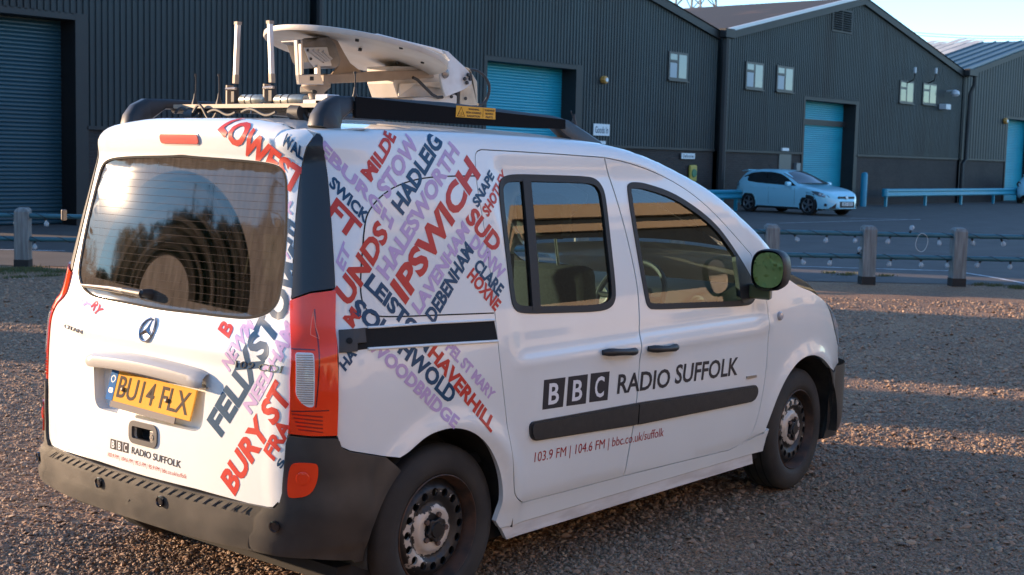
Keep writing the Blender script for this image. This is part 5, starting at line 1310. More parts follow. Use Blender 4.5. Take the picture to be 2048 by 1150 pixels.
MB().obox((mc+bz)/2+np.array([0, .0, -.055]), (mc-bz)/2*np.array([1, 1, .0])+np.array([0, 0, 0]), (.03, .01, 0), (0, 0, .035)).build('mirror_arm', mat('mirror_arm', (.10, .11, .05), .3, coat=.5), mir_, bevel=.01)

# ================================================================== lettering on the van
CLIPS += [offset_poly(gl_poly, -.006), offset_poly(np.array(rail), -.001), offset_poly(w_r, -.004)]
def word(col, full, body, p0, p1, pt, bold=.042):
    try: o = body_text(body, p0, p1, pt, col, VAN, full=full, bold=bold, off=.0026 if full in ('LOWEST', 'WAL') else .0012, cut=.02 if full == 'LOWEST' else .03)
    except ValueError as e: print('text', full, e); return
    o['label'] = 'vinyl lettering ' + full.lower(); return o
q = lambda f, a, b, c: (f(*a)[0], f(*b)[0], f(*c)[0])
W_ = [
 (M_red, 'IPSWICH', 'IPSWICH', *q(z3, (573, 938), (920, 340), (508, 853))),
 (M_lilac, 'HALESWORTH', 'HALESWORTH', *q(z3, (492, 830), (825, 240), (442, 778))),
 (M_navy, 'HADLEIG', 'HADL', *q(za, (820, 1002), (1092, 520), (712, 885))),
 (M_lilac, 'STOW', 'STOW', *q(za, (668, 845), (990, 290), (558, 715))),
 (M_red, 'MILDE', 'MILDE', *q(za, (505, 670), (758, 215), (405, 572))),
 (M_lilac, 'EBURGH', 'BURGH', *q(za, (80, 455), (708, 1150), (135, 362))),
 (M_navy, 'SWICK', 'SWICK', *q(za, (88, 700), (455, 1090), (130, 610))),
 (M_red, 'FT', 'FT', *q(za, (60, 985), (325, 1262), (160, 830))),
 (M_red, 'UNDS', 'NDS', *q(z3, (368, 862), (498, 618), (308, 790))),
 (M_lilac, 'ET', 'ET', *q(z3, (290, 790), (325, 690), (258, 748))),
 (M_red, 'M', 'M', *q(zd, (200, 555), (300, 410), (92, 445))),
 (M_navy, 'LEISTON', 'EIST', *q(zd, (440, 160), (780, 530), (525, 28))),
 (M_navy, 'SOUTHWOLD', 'WOLD', (813.9, 721.3), (899.2, 808.5), (828.3, 695.7)),
 (M_lilac, 'LAVENHAM', 'LAVENHAM', *q(z3, (640, 990), (872, 600), (605, 945))),
 (M_navy, 'DEBENHAM', 'DEBENHAM', *q(z3, (705, 1030), (890, 695), (667, 985))),
 (M_red, 'SUD', 'SUD', *q(z3, (850, 548), (985, 705), (890, 492))),
 (M_lilac, 'DUNW', 'DUNW', *q(z3, (870, 665), (1015, 830), (897, 618))),
 (M_navy, 'CLARE', 'CLARE', *q(z3, (888, 770), (1005, 905), (915, 728))),
 (M_red, 'HOXNE', 'HOXNE', *q(z3, (858, 812), (990, 972), (887, 772))),
 (M_navy, 'SNAPE', 'SNAPE', *q(z3, (908, 497), (985, 352), (883, 465))),
 (M_red, 'SHOTLEY', 'SHOTLEY', *q(z3, (955, 540), (1047, 352), (928, 505))),
 (M_red, 'HAVERHILL', 'HAVERHILL', *q(z4, (665, 155), (952, 507), (697, 108))),
 (M_lilac, 'PEL ST MARY', 'EL ST MARY', *q(z4, (765, 152), (950, 365), (787, 115))),
 (M_lilac, 'WOODBRIDGE', 'OODBRIDGE', *q(z4, (462, 185), (785, 490), (492, 140))),
 (M_navy, 'HA', 'HA', *q(zd, (115, 1050), (250, 850), (45, 965))),
 # tailgate
 (M_red, 'LOWEST', 'WEST', *q(zb, (410, 455), (1180, 1085), (575, 190))),
 (M_navy, 'WAL', 'WA', *q(zb, (965, 380), (1195, 565), (1045, 258))),
 (M_navy, 'FELIXSTOW', 'FELIXS', *q(z2, (755, 572), (962, 195), (700, 505))),
 (M_red, 'BURY ST', 'BURY', *q(z2, (812, 817), (962, 548), (757, 745))),
 (M_lilac, 'NEWM', 'NEW', *q(z2, (790, 300), (868, 158), (761, 258))),
 (M_lilac, 'NEEDHAM', 'NEEDH', *q(z2, (880, 478), (1012, 245), (850, 438))),
 (M_red, 'FRA', 'FR', *q(z2, (975, 672), (1027, 580), (936, 631))),
 (M_red, 'B', 'B', *q(z2, (787, 160), (812, 112), (745, 125))),
 (M_navy, 'S', 'S', *q(z2, (1008, 707), (1026, 672), (988, 692))),
 (M_lilac, 'L', 'L', *q(zc, (150, 85), (205, 140), (190, 8))),
 (M_navy, 'E', 'E', *q(zc, (126, 350), (212, 425), (172, 182))),
 (M_lilac, 'T', 'T', *q(zc, (165, 590), (200, 520), (112, 490))),
 (M_red, 'OXNE', 'OXNE', *q(zE, (200, 380), (262, 737), (236, 345))),
 (M_navy, 'RE', 'RE', *q(zE, (250, 515), (298, 607), (285, 482))),
 (M_lilac, 'LY', 'LY', *q(zE, (345, 650), (405, 800), (392, 615))),
 (M_red, 'RY', 'RY', *q(zE, (472, 760), (545, 880), (535, 690))),
]
for w in W_: word(*w)
# red double tower "BBC" blocks and station name
def blocks(quads, letters, rs_, base):
    for (tl, tr, br_, bl_), ch in zip(quads, letters):
        P = PX([tl, tr, br_, bl_]); o = panel('name_block', P, M_grey, VAN, off=.0009, flange=False, grid=.04)
        a, b, d = P[3], P[2], P[0]
        c0 = a+(b-a)*.26+(d-a)*.16; c1 = a+(b-a)*.76+(d-a)*.16; ct = c0+(d-a)*.68
        t = body_text(ch, c0, c1, ct, M_whitev, VAN, uv=True, bold=.02, off=.0018)
        t['label'] = 'white letter %s on charcoal block' % ch
def quads(f, rows): return [[f(*rows[i][k:k+2])[0] for k in (0, 2, 4, 6)] for i in range(3)]
blocks(quads(z6, [(248, 460, 347, 447, 335, 583, 240, 597), (360, 445, 450, 433, 440, 568, 350, 580), (463, 430, 550, 420, 540, 552, 455, 563)]), 'BBC', 1, 0)
word(M_grey, 'RADIO', 'RADIO', *q(z6, (583, 522), (824, 490), (591, 437)), bold=.02)
word(M_grey, 'SUFFOLK', 'SUFFOLK', *q(z6, (848, 476), (1137, 434), (857, 393)), bold=.02)
M_red2 = mat('vinyl_dark_red', (.36, .02, .02), .42, coat=.12, spec=.3)
word(M_red2, '103.9 FM | 104.6 FM | bbc.co.uk/suffolk', '103.9 FM | 104.6 FM | bbc.co.uk/suffolk', *q(z6, (203, 838), (797, 718), (207, 793)), bold=.0)
blocks(quads(z2, [(296, 579, 319, 585, 318, 627, 294, 620), (323, 586, 345, 592, 344, 634, 321, 628), (349, 593, 372, 599, 370, 641, 347, 635)]), 'BBC', 1, 0)
word(M_grey, 'RADIO SUFFOLK', 'RADIO SUFFOLK', *q(z2, (383, 640), (589, 702), (385, 613)), bold=.015)
word(M_red2, '103.9 FM | 104.6 FM | 95.5 FM | 95.9 FM | bbc.co.uk/suffolk', '103.9 FM | 104.6 FM | 95.5 FM | 95.9 FM | bbc.co.uk/suffolk', *q(z2, (284, 652), (612, 747), (286, 636)), bold=.0)
# ================================================================== roof rails and broadcast gear
M_railpl = mat('rail_plastic', (.014, .015, .017), .45, col2=(.03, .027, .025), scale=12, amount=.5)
M_plank = mat('black_board', (.008, .008, .009), .8, spec=.1)
M_gearw = mat('gear_white', (.62, .57, .50), .5, col2=(.38, .30, .22), scale=6, amount=.45, bump=.08, bscale=150)
M_gears = mat('gear_silver', (.26, .24, .22), .35, metal=.6, col2=(.14, .12, .10), scale=20, amount=.5)
M_geard = mat('gear_dark', (.03, .028, .026), .6); M_tan = mat('gear_tan', (.36, .27, .19), .55, col2=(.24, .17, .12), scale=12, amount=.6)
def roof_rail(sgn):
    Y = sgn*.565; zr = 1.772
    def lp(x, z): return (x, Y, z)
    # rear foot, front foot and bar, one moulded piece with a swept rectangular section
    path = [(.405, 1.765), (.413, 1.798), (.437, 1.829), (.48, 1.850), (.56, 1.860), (1.05, 1.860), (1.70, 1.834), (1.80, 1.812), (1.91, 1.772), (2.02, 1.73)]
    wid = [.042, .04, .036, .032, .028, .024, .024, .028, .034, .038]
    V = []
    for i, (x, z) in enumerate(path):
        t = np.array(path[min(i+1, 9)])-np.array(path[max(i-1, 0)]); t = t/np.linalg.norm(t); n = np.array([-t[1], t[0]])
        up_ = .022 if 3 < i < 7 else .030; lo = .020 if 3 < i < 7 else (.085 if i in (1, 2) else (.06 if i in (3,) else .05))
        for a, b in ((-1, up_*.5), (-.55, up_), (.55, up_), (1, up_*.5), (1, -lo*.8), (.6, -lo), (-.6, -lo), (-1, -lo*.8)):
            q = np.array([x, z])+n*b; V.append((q[0], Y+a*wid[i], q[1]))
    k = 8; F = [(i*k+j, i*k+(j+1) % k, (i+1)*k+(j+1) % k, (i+1)*k+j) for i in range(9) for j in range(k)]+[tuple(range(8)), tuple(72+j for j in range(8))]
    r_ = MB().add(V, F).build('roof_rail', M_railpl, VAN, smooth=True, angle=50)
    return r_
rr_ = roof_rail(-1); rl_ = roof_rail(1)
# black board along the right rail, with the warning sticker
def Yp(u, v, Y): return at(u, v, 1, Y)
YB = -.605
bd_ = [Yp(712, 193, YB), Yp(1131, 239, YB), Yp(1131, 258, YB), Yp(1060, 256, YB), Yp(712, 236, YB)]
board = MB().prism(bd_, (0, .018, 0)).build('rail_board', M_plank, VAN)
st = [Yp(912, 211, YB), Yp(990, 217, YB), Yp(990, 239, YB), Yp(911, 234, YB)]
M_sticker = mat('sticker_yellow', (.72, .36, .02), .4); M_black = mat('print_black', (.015, .013, .01), .5)
stick = MB().prism([np.array(p)+np.array([0, -.0022, 0]) for p in st], (0, .0015, 0)).build('warning_sticker', M_sticker, board)
o_ = np.array(st[3])+np.array([0, -.0028, 0]); exs = (np.array(st[2])-np.array(st[3])); Ls = np.linalg.norm(exs); exs /= Ls; ezs = np.array(st[0])-np.array(st[3]); Hs = np.linalg.norm(ezs); ezs /= Hs
for i, t in enumerate(('WARNING', 'NON IONISING', 'RADIATION')): flat_text('sticker_print', t, M_black, o_+exs*Ls*.435+ezs*Hs*(.68-.30*i), exs, ezs, Hs*.17, stick, bold=.03, width=Ls*(.27, .38, .32)[i], center=True)
for i, t in enumerate(('WARNING', 'MOVING', 'PARTS')): flat_text('sticker_print', t, M_black, o_+exs*Ls*.835+ezs*Hs*(.68-.30*i), exs, ezs, Hs*.17, stick, bold=.03, width=Ls*(.26, .2, .18)[i], center=True)
tri = [o_+exs*Ls*.03+ezs*Hs*.1, o_+exs*Ls*.21+ezs*Hs*.1, o_+exs*Ls*.12+ezs*Hs*.9]
MB().tube(tri+[tri[0]], .0012, 4).build('sticker_triangle', M_black, stick)
MB().tube([o_+exs*Ls*.12+ezs*Hs*.15, o_+exs*Ls*.12+ezs*Hs*.45], .0012, 4).build('sticker_mast', M_black, stick)
for s_ in (-1, 1): MB().tube([o_+exs*Ls*(.12+s_*.04)+ezs*Hs*.25, o_+exs*Ls*(.12+s_*.055)+ezs*Hs*.38, o_+exs*Ls*(.12+s_*.04)+ezs*Hs*.5], .001, 4).build('sticker_wave', M_black, stick)
MB().tube([o_+exs*Ls*.67+ezs*Hs*.08, o_+exs*Ls*.67+ezs*Hs*.92], .0008, 4).build('sticker_rule', M_black, stick)
# thin aerials standing on the board ends
def whip(name, label, base, top, r=.003, grp='short whip aerials on the roof'):
    a = thing(name, label, 'aerial', tuple(base), 0, grp); b = np.asarray(base); t = np.asarray(top)-b
    MB().lathe((0, 0, -.012), (0, 0, 1), [(0, .014), (.012, .013), (.03, .007), (.05, .004)], 12).build('aerial_base', M_geard, a, smooth=True)
    MB().tube([(0, 0, .02), t*.4+np.array([.002, 0, 0]), t], [r*1.2, r, r*.8], 6).build('whip', M_geard, a, smooth=True)
    MB().tube([t*.92, t], r*1.7, 6).build('tip', M_geard, a, smooth=True)
    return a
XB = .62
at6 = lambda u, v: at(u, v, 0, XB)
whip('whip_aerial', 'leftmost short black whip aerial above the van roof', at6(390, 206), at6(392, 148)); whip('whip_aerial', 'short black whip aerial left of the two tall silver masts', at6(438, 206), at6(438, 148))
whip('whip_aerial', 'short whip aerial at the rear end of the black rail board', at(710, 196, 1, -.59), at(710, 143, 1, -.59)); whip('whip_aerial', 'tiny bent whip near the front end of the black rail board', at(1148, 246, 1, -.565), at(1142, 222, 1, -.565), .002)
# crossbar tray
cb = thing('roof_crossbar', 'tan metal tray bar across the rear of the van roof carrying the antennas', 'roof bar', (XB, 0, 1.84))
pL, pR = at6(372, 212), at6(640, 216); zb_ = pL[2]
MB().box((-.06, pR[1]-.1, zb_-1.84-.012), (.05, pL[1], zb_-1.84)).build('tray', M_tan, cb, bevel=.002)
MB().box((-.062, pR[1]-.1, zb_-1.84-.012), (-.058, pL[1], zb_-1.84+.003)).build('tray_lip', M_tan, cb)
MB().tube([(0, .565, -.0), (0, -.565, -.0)], .016, 10).build('bar', M_geard, cb, smooth=True)
for u, v in ((410, 232), (620, 226)):
    p = at6(u, v); MB().lathe((-.05, p[1]+.02, p[2]-1.84), (0, 1, 0), [(-.035, 0), (-.035, .028), (.02, .030), (.03, .022), (.03, 0)], 16).build('clamp', M_geard, cb, smooth=True)
    MB().tube([(-.04, p[1], p[2]-1.84), (-.03, p[1]-.03*(1 if u > 500 else -1), -.055)], .013, 8).build('clamp_leg', M_geard, cb, smooth=True)
for k, (ya, yb2, dz) in enumerate(((.46, .30, .02), (.33, .18, .03), (.22, .05, .01), (.0, -.2, .012))):
    MB().tube([(-.07-.01*k, ya+(yb2-ya)*t, -.015+dz*math.sin(t*math.pi*2)) for t in np.linspace(0, 1, 14)], .006, 6).build('cable', M_geard, cb, smooth=True)
def mast(label, base, top):
    a = thing('antenna_mast', label, 'antenna', tuple(base), 0, 'tall silver antenna masts on the crossbar'); t = np.asarray(top)-np.asarray(base); d = t/np.linalg.norm(t)
    MB().obox(t*.60, (.009, 0, 0), (0, .008, 0), d*np.linalg.norm(t)*.40).build('mast', mat('mast_silver', (.5, .5, .5), .35, metal=.6), a, bevel=.002)
    MB().obox(t*.25, (.010, 0, 0), (0, .0095, 0), d*.018).build('mast_collar', M_tan, a, bevel=.002); MB().obox(t*.99, (.0115, 0, 0), (0, .010, 0), d*.006).build('mast_cap', M_tan, a)
    MB().obox((0, 0, .012), (.012, 0, 0), (0, .013, 0), (0, 0, .032)).build('mast_hinge', M_geard, a, bevel=.005)
    MB().obox((.0, .034, .005), (.016, 0, 0), (0, .004, 0), (0, 0, .045)).build('hinge_bracket', M_tan, a); MB().tube([(-.02, -.03, .035), (-.02, .03, .035)], .006, 8).build('hinge_pin', M_gears, a)
    return a
mast('taller looking left silver antenna mast standing on the crossbar', at6(470, 196), at6(476, 45)); mast('right silver antenna mast in front of the dish rim', at6(545, 194), at6(540, 43))
def can(label, u0, u1, v):
    p, q_ = at6(u0, v), at6(u1, v); c = thing('coil_canister', label, 'canister', tuple(p), 0, 'foil wrapped canisters on the crossbar'); d = np.asarray(q_)-np.asarray(p); L = np.linalg.norm(d); r_ = .021
    MB().lathe((0, 0, 0), d, [(0, 0), (.0, r_*.7), (.012, r_), (L-.004, r_), (L, r_*.85), (L, .006), (L-.006, 0)], 18).build('canister_body', mat('foil', (.45, .45, .38), .3, metal=.5, col2=(.16, .16, .13), scale=30, amount=.7), c, smooth=True)
    for t in (.28, .52): MB().lathe(d*t, d, [(-.003, r_), (-.002, r_*1.07), (.002, r_*1.07), (.003, r_)], 18).build('tie', M_geard, c, smooth=True)
    MB().tube([d*.98, d*1.02+np.array([-.02, 0, -.01]), d*.85+np.array([-.055, 0, -.03]), d*.86+np.array([-.06, 0, -.055])], .004, 6).build('lead', M_gears, c, smooth=True)
can('left foil wrapped canister between the two antenna masts', 482, 534, 200); can('right foil wrapped canister under the dish feed housing', 552, 612, 200)
MB().obox(at6(655, 200)-np.array([XB, 0, 1.84]), (.03, 0, 0), (0, .035, 0), (0, 0, .02)).build('junction_box', mat('jbox', (.5, .52, .53), .4), cb, bevel=.004)
MB().obox(at6(672, 203)-np.array([XB, -.09, 1.845]), (.03, 0, 0), (0, .06, 0), (0, 0, .012)).build('junction_box', M_gearw, cb, bevel=.004)
# satellite dish, folded down face to the roof
YD = 0.0
dish = thing('satellite_dish', 'white satellite dish folded face down above the van roof', 'satellite dish', tuple(at(930, 215, 1, YD)))
DO = np.asarray(dish.location)
gd = lambda u, v, Y=YD: at(u, v, 1, Y)-DO
C0 = gd(713, 106); e1 = np.array([CR[0], CR[1], 0]); e1 /= np.linalg.norm(e1); e1 = e1+np.array([0, 0, -.128]); e1 /= np.linalg.norm(e1)
aw = np.array([CF[0], CF[1], 0]); aw /= np.linalg.norm(aw); e2 = aw+np.array([0, 0, -.115]); e2 -= e1*(e1@e2); e2 /= np.linalg.norm(e2); e3 = np.cross(e1, e2); e3 = e3 if e3[2] > 0 else -e3
def dishmesh():
    n = 72; rows = [(0, .022), (.12, .020), (.22, .016), (.30, .010), (.355, .003), (.372, .0), (.380, -.004), (.384, .002), (.384, .016), (.378, .019), (.355, .021), (.25, .030), (.12, .035), (0, .037)]
    V = []; 
    for r_, h in rows:
        for j in range(n):
            a = 2*math.pi*j/n; V.append(C0+e1*r_*math.cos(a)+e2*r_*1.04*math.sin(a)+e3*h)
    return MB().add(V, [(i*n+j, i*n+(j+1) % n, (i+1)*n+(j+1) % n, (i+1)*n+j) for i in range(len(rows)-1) for j in range(n)])
ds_ = dishmesh().build('reflector', M_gearw, dish, smooth=True, angle=45)
for u, v in ((714, 81), (720, 100), (802, 96), (795, 127), (845, 125)):
    d = np.asarray(ray(u, v)); # bolt heads on the underside
    t = ((C0+DO+e3*.010-CP)@e3)/(d@e3); p = CP+d*t-DO
    MB().lathe(p, e3, [(-.004, 0), (-.004, .008), (.008, .008)], 10).build('bolt', M_geard, ds_, smooth=True)
def plate(name, pts, Y, dy, m, parent=dish, bevel=.003):
    return MB().prism([gd(u, v, Y) for u, v in pts], (0, dy, 0)).build(name, m, parent, bevel=bevel)
k2 = Z(740, 50, 5.478); k1 = Z(520, 30, 5)
plate('back_frame', k2(0, 118, 95, 95, 330, 155, 700, 245, 860, 290, 900, 330, 870, 392, 820, 330, 690, 262, 300, 170, 0, 135), YD+.0, .12, mat('gear_white_clean', (.66, .68, .68), .45))
side = plate('hinge_plate', k2(775, 455, 800, 400, 880, 388, 800, 275, 860, 290, 1035, 455, 1100, 530, 1118, 600, 1112, 650, 1060, 690, 1000, 722, 830, 785, 800, 700, 772, 575), YD-.12, .012, mat('gear_white_plate', (.66, .66, .64), .45, col2=(.35, .3, .25), scale=14, amount=.5))
plate('hinge_plate', k2(800, 400, 880, 388, 1035, 455, 1118, 600, 1000, 722, 830, 785), YD+.12, .012, M_gearw)
for u, v in k2(1072, 545, 1035, 590, 1057, 632, 1093, 592, 1095, 560): MB().lathe(gd(u, v, YD-.124), (0, -1, 0), [(0, .0085), (.007, .008), (.008, 0)], 10).build('bolt', M_geard, side, smooth=True)
u, v = k2(822, 530)[0]; MB().lathe(gd(u, v, YD-.124), (0, -1, 0), [(0, .022), (.006, .020), (.010, .012), (.010, 0)], 16).build('pivot', M_gears, side, smooth=True)
plate('gearbox', k2(255, 450, 520, 455, 790, 445, 800, 780, 310, 795, 258, 640), YD-.05, .16, M_gearw)
plate('gearbox_lid', k2(330, 640, 800, 620, 800, 700, 500, 650, 320, 780), YD-.062, .010, mat('gear_cream', (.66, .55, .42), .5))
plate('turntable', k2(470, 795, 960, 760, 960, 870, 480, 880), YD-.09, .22, M_gearw, bevel=.01)
plate('rear_bracket', k2(990, 720, 1110, 660, 1100, 520, 1040, 455, 1085, 465, 1180, 620, 1185, 880, 985, 870), YD-.085, .17, mat('gear_beige', (.55, .47, .34), .5, col2=(.3, .22, .15), scale=14, amount=.6), bevel=.008)
for pts in (k2(890, 785), k2(1045, 805)):
    MB().lathe(gd(*pts[0], YD-.092), (0, -1, 0), [(0, .008), (.005, .007), (.005, 0)], 10).build('bolt', M_geard, dish, smooth=True)
plate('cable_gap', k2(955, 735, 990, 720, 988, 875, 955, 870), YD-.082, .1, M_geard)
# feed arm
arm = plate('feed_arm', k1(640, 600, 1200, 560)+k2(690, 492, 705, 575, 690, 580, 0, 622)+k1(720, 685, 640, 670), YD-.06, .05, M_tan)
plate('arm_fin', k1(580, 225, 690, 213, 780, 260, 840, 370, 905, 480, 1030, 575, 1055, 610, 860, 622, 700, 620, 780, 520), YD-.02, .012, mat('fin_tan', (.42, .33, .25), .55, col2=(.28, .2, .14), scale=14, amount=.5), arm)
# feed housing with finned lens, in its U bracket
hs = plate('feed_housing', k1(372, 250, 420, 245, 470, 262, 560, 250, 600, 222, 690, 215, 760, 290, 812, 450, 800, 500, 760, 535, 640, 520, 540, 535, 490, 470, 440, 320, 430, 290, 375, 275), YD-.05, .10, M_gears, bevel=.006)
plate('lens_cover', k1(440, 325, 675, 318, 722, 508, 600, 515, 545, 525, 500, 470), YD-.058, .006, mat('lens_cover', (.60, .57, .52), .25, coat=.6), hs)
for j in range(4):
    a = k1(480+j*50, 345+j*6, 640+j*25, 470-j*10); MB().tube([gd(*a[0], YD-.061), gd(*a[1], YD-.061)], .006, 6).build('cooling_fin', mat('fin', (.5, .46, .42), .3), hs, smooth=True)
for a in k1(478, 352, 508, 438, 632, 462): MB().lathe(gd(*a, YD-.062), (0, -1, 0), [(0, .006), (.004, .005), (.004, 0)], 8).build('bolt', M_geard, hs)
plate('feed_bracket', k1(370, 250, 385, 250, 400, 600, 575, 590, 575, 500, 605, 500, 610, 610, 640, 695, 400, 695, 388, 600), YD-.07, .02, mat('bracket_alu', (.55, .52, .48), .3, metal=.7), hs, bevel=.002)
plate('bracket_side', k1(412, 250, 430, 250, 440, 590, 418, 600), YD-.055, .02, mat('bracket_alu', (.5, .47, .44), .3, metal=.7), hs, bevel=.002)
plate('bracket_slot', k1(502, 615, 538, 615, 538, 655, 502, 655), YD-.0715, .002, M_geard, hs, bevel=0)
MB().lathe(gd(*k1(560, 720)[0], YD), (0, 0, -1), [(-.02, .06), (0, .058), (.02, .035), (.045, .028), (.05, .03)], 20).build('feed_rest', M_tan, dish, smooth=True)
plate('feed_body', k1(635, 590, 705, 585, 710, 740, 660, 780, 540, 790, 540, 700, 635, 690), YD-.03, .09, M_geard, bevel=.01)
# cables
MB().tube([gd(*a, YD-.10) for a in k2(470, 575, 520, 600, 600, 680, 680, 760, 740, 793, 795, 790)], .007, 8).build('feed_cable', M_geard, dish, smooth=True)
MB().tube([gd(*a, YD) for a in smooth_poly(k2(1085, 490, 1150, 488, 1230, 530, 1290, 610, 1312, 690, 1290, 800, 1240, 870, 1180, 870), closed=False, it=2)], .007, 8).build('loop_cable', M_geard, dish, smooth=True)
# ================================================================== the parked hatchback (and the tail of another car at the right edge)
def car(name, label, loc, rz, paint, plate_txt=None):
    c = thing(name, label, 'car', loc, rz)
    zr = curve([(-.80, .80), (-.74, 1.02), (-.62, 1.22), (-.45, 1.38), (-.2, 1.44), (.3, 1.475), (.8, 1.475), (1.25, 1.43), (1.6, 1.30), (1.95, 1.12), (2.25, .985), (2.6, .93), (3.0, .85), (3.3, .74), (3.48, .60), (3.54, .45)])
    zbt = curve([(-.80, .78), (-.6, 1.0), (0, .985), (1.0, .945), (2.0, .90), (2.4, .895), (2.9, .80), (3.3, .70), (3.54, .42)])
    wd = curve([(-.81, .55), (-.74, .74), (-.5, .86), (0, .905), (1.3, .912), (2.4, .905), (2.9, .87), (3.2, .78), (3.4, .62), (3.54, .38)])
    wr = curve([(-.80, .50), (-.5, .56), (.3, .60), (1.2, .60), (1.7, .66), (2.2, .74), (2.8, .74), (3.3, .6), (3.54, .34)])
    zlo = curve([(-.81, .42), (-.6, .26), (0, .20), (2.6, .20), (3.2, .19), (3.54, .24)])
    def sec(x):
        w, r, zb, zt, zl = float(wd(x)), float(wr(x)), float(zbt(x)), float(zr(x)), float(zlo(x)); zb = min(zb, zt-.01); zm = zl+.55*(zb-zl)
        return [(w*.80, zl), (w*.96, zl+.04), (w*.985, zl+.5*(zm-zl)), (w, zm), (w*.985, zm+.6*(zb-zm)), (w*.955, zb), (w*.955+(r-w*.955)*.45, zb+(zt-zb)*.42), (r+.02, zb+(zt-zb)*.80), (r*.93, zb+(zt-zb)*.93), (r*.6, zt-.008), (0, zt)]
    X = np.linspace(-.81, 3.54, 80); K = 11
    def side_z(x, t): # section parameter 0..10
        s = sec(x); i = min(int(t), 9); f = t-i; return s[i][0]+f*(s[i+1][0]-s[i][0]), s[i][1]+f*(s[i+1][1]-s[i][1])
    V = []; F = []
    for x in X:
        s = sec(x); V += [(x, -y, z) for y, z in s]+[(x, y, z) for y, z in s[::-1][1:]]
    n = 2*K-1
    arch_ = lambda x, z: min(math.hypot(x, z-.32), math.hypot(x-2.65, z-.32)) < .365
    for i in range(len(X)-1):
        for j in range(n-1):
            q = (i*n+j, i*n+j+1, (i+1)*n+j+1, (i+1)*n+j); xm = (X[i]+X[i+1])/2; zm = sum(V[a][2] for a in q)/4; ym = abs(sum(V[a][1] for a in q)/4)
            if ym > .5 and arch_(xm, zm): continue
            F.append(q)
    F += [tuple(range(n)), tuple((len(X)-1)*n+j for j in range(n))]
    body = MB().add(V, F).build('body', paint, c, smooth=True, angle=40)
    black = mat('car_black', (.012, .012, .013), .5); gls = mat('car_glass', (.012, .016, .018), .05, coat=1, spec=.8)
    sw = mat('wheel_alloy', (.30, .31, .32), .3, metal=.7); tyre = mat('car_tyre', (.014, .014, .014), .8)
    # arches lips, inner wells
    for cx in (0, 2.65):
        for sg in (-1, 1):
            V = []; 
            for k in range(25):
                a = R(-18+216*k/24)
                yo = float(wd(cx+.365*math.cos(a)))+.004
                for r_, y in ((.352, yo), (.40, yo-.004)): V.append((cx+r_*math.cos(a), sg*y, .32+r_*math.sin(a)))
            MB().add(V, [(2*k, 2*k+1, 2*k+3, 2*k+2) for k in range(24)]).build('arch_lip', paint, c, smooth=True)
            V = []
            for k in range(25):
                a = R(-25+230*k/24)
                for y in (.89, .55): V.append((cx+.372*math.cos(a), sg*y, .32+.372*math.sin(a)))
            MB().add(V, [(2*k, 2*k+1, 2*k+3, 2*k+2) for k in range(24)]).build('wheel_well', black, c, smooth=True)
            w = MB().lathe((cx, sg*.90, .325), (0, sg, 0), [(-.21, .2), (-.20, .31), (-.18, .325), (-.03, .325), (-.012, .31), (0, .25), (-.004, .225)], 36).build('wheel', tyre, c, smooth=True)
            MB().lathe((cx, sg*.90, .325), (0, sg, 0), [(-.01, .23), (-.004, .222), (-.03, .205), (-.10, .2), (-.10, 0)], 30).build('wheel_barrel', black, w, smooth=True)
            for k in range(5):
                for dd in (-.13, .13):
                    a = 2*math.pi*k/5+dd+.2; MB().obox((cx+.125*math.cos(a), sg*.885, .325+.125*math.sin(a)), (.095*math.cos(a-dd*.8), 0, .095*math.sin(a-dd*.8)), (-.014*math.sin(a), 0, .014*math.cos(a)), (0, .014, 0)).build('spoke', sw, w)
            MB().lathe((cx, sg*.895, .325), (0, sg, 0), [(-.03, .05), (.0, .045), (.004, 0)], 16).build('hub', sw, w, smooth=True)
            MB().lathe((cx, sg*.90, .325), (0, sg, 0), [(-.012, .226), (.0, .222), (-.008, .208)], 30).build('wheel_rim', sw, w, smooth=True)
    def yside(x, z):
        lo, hi = 5.0, 10.0
        for _ in range(24):
            m_ = (lo+hi)/2
            if side_z(x, m_)[1] < z: lo = m_
            else: hi = m_
        return side_z(x, (lo+hi)/2)[0]
    # side glass
    up = [(2.06, .945), (1.55, 1.20), (1.2, 1.325), (.8, 1.375), (.3, 1.375), (-.1, 1.33), (-.40, 1.215)]; lo_ = [(2.06, .935), (1.6, .955), (1.2, .97), (.8, .985), (.3, 1.005), (-.1, 1.05), (-.40, 1.19)]
    for sg in (-1, 1):
        V = []
        for a, b in zip(up, lo_):
            for t in (0, .33, .66, 1): x = a[0]+(b[0]-a[0])*t; z = a[1]+(b[1]-a[1])*t; V.append((x, sg*(yside(x, z)+.006), z))
        MB().add(V, [(4*i+j, 4*i+j+1, 4*i+5+j, 4*i+4+j) for i in range(len(up)-1) for j in range(3)]).build('side_window', gls, c, smooth=True)
        for xs_ in (.72,):
            MB().obox((xs_, sg*(yside(xs_, 1.17)+.008), 1.17), (.04, 0, 0), (0, .003, 0), (-.02, 0, .18)).build('window_pillar', black, c)
        mr = MB().obox((1.86, sg*1.0, 1.0), (.07, 0, 0), (0, .11, 0), (0, 0, .075)).build('door_mirror', paint, c, bevel=.04, smooth=True)
        for xs_ in (.05, 1.05): MB().obox((xs_+.12, sg*(.915), .86), (.09, 0, -.006), (0, .012, 0), (0, 0, .012)).build('door_handle', paint, c, bevel=.004)
        for xs_ in (2.08, .92): MB().tube([(xs_, sg*(float(wd(xs_))*.985+.002), .32), (xs_, sg*(float(wd(xs_))+.003), .6), (xs_-.02, sg*(float(wd(xs_))*.97+.003), .88)], .004, 4).build('door_seam', black, c)
        MB().box((.42, sg*.80-.03, .17), (2.25, sg*.80+.03, .225)).build('sill', black, c)
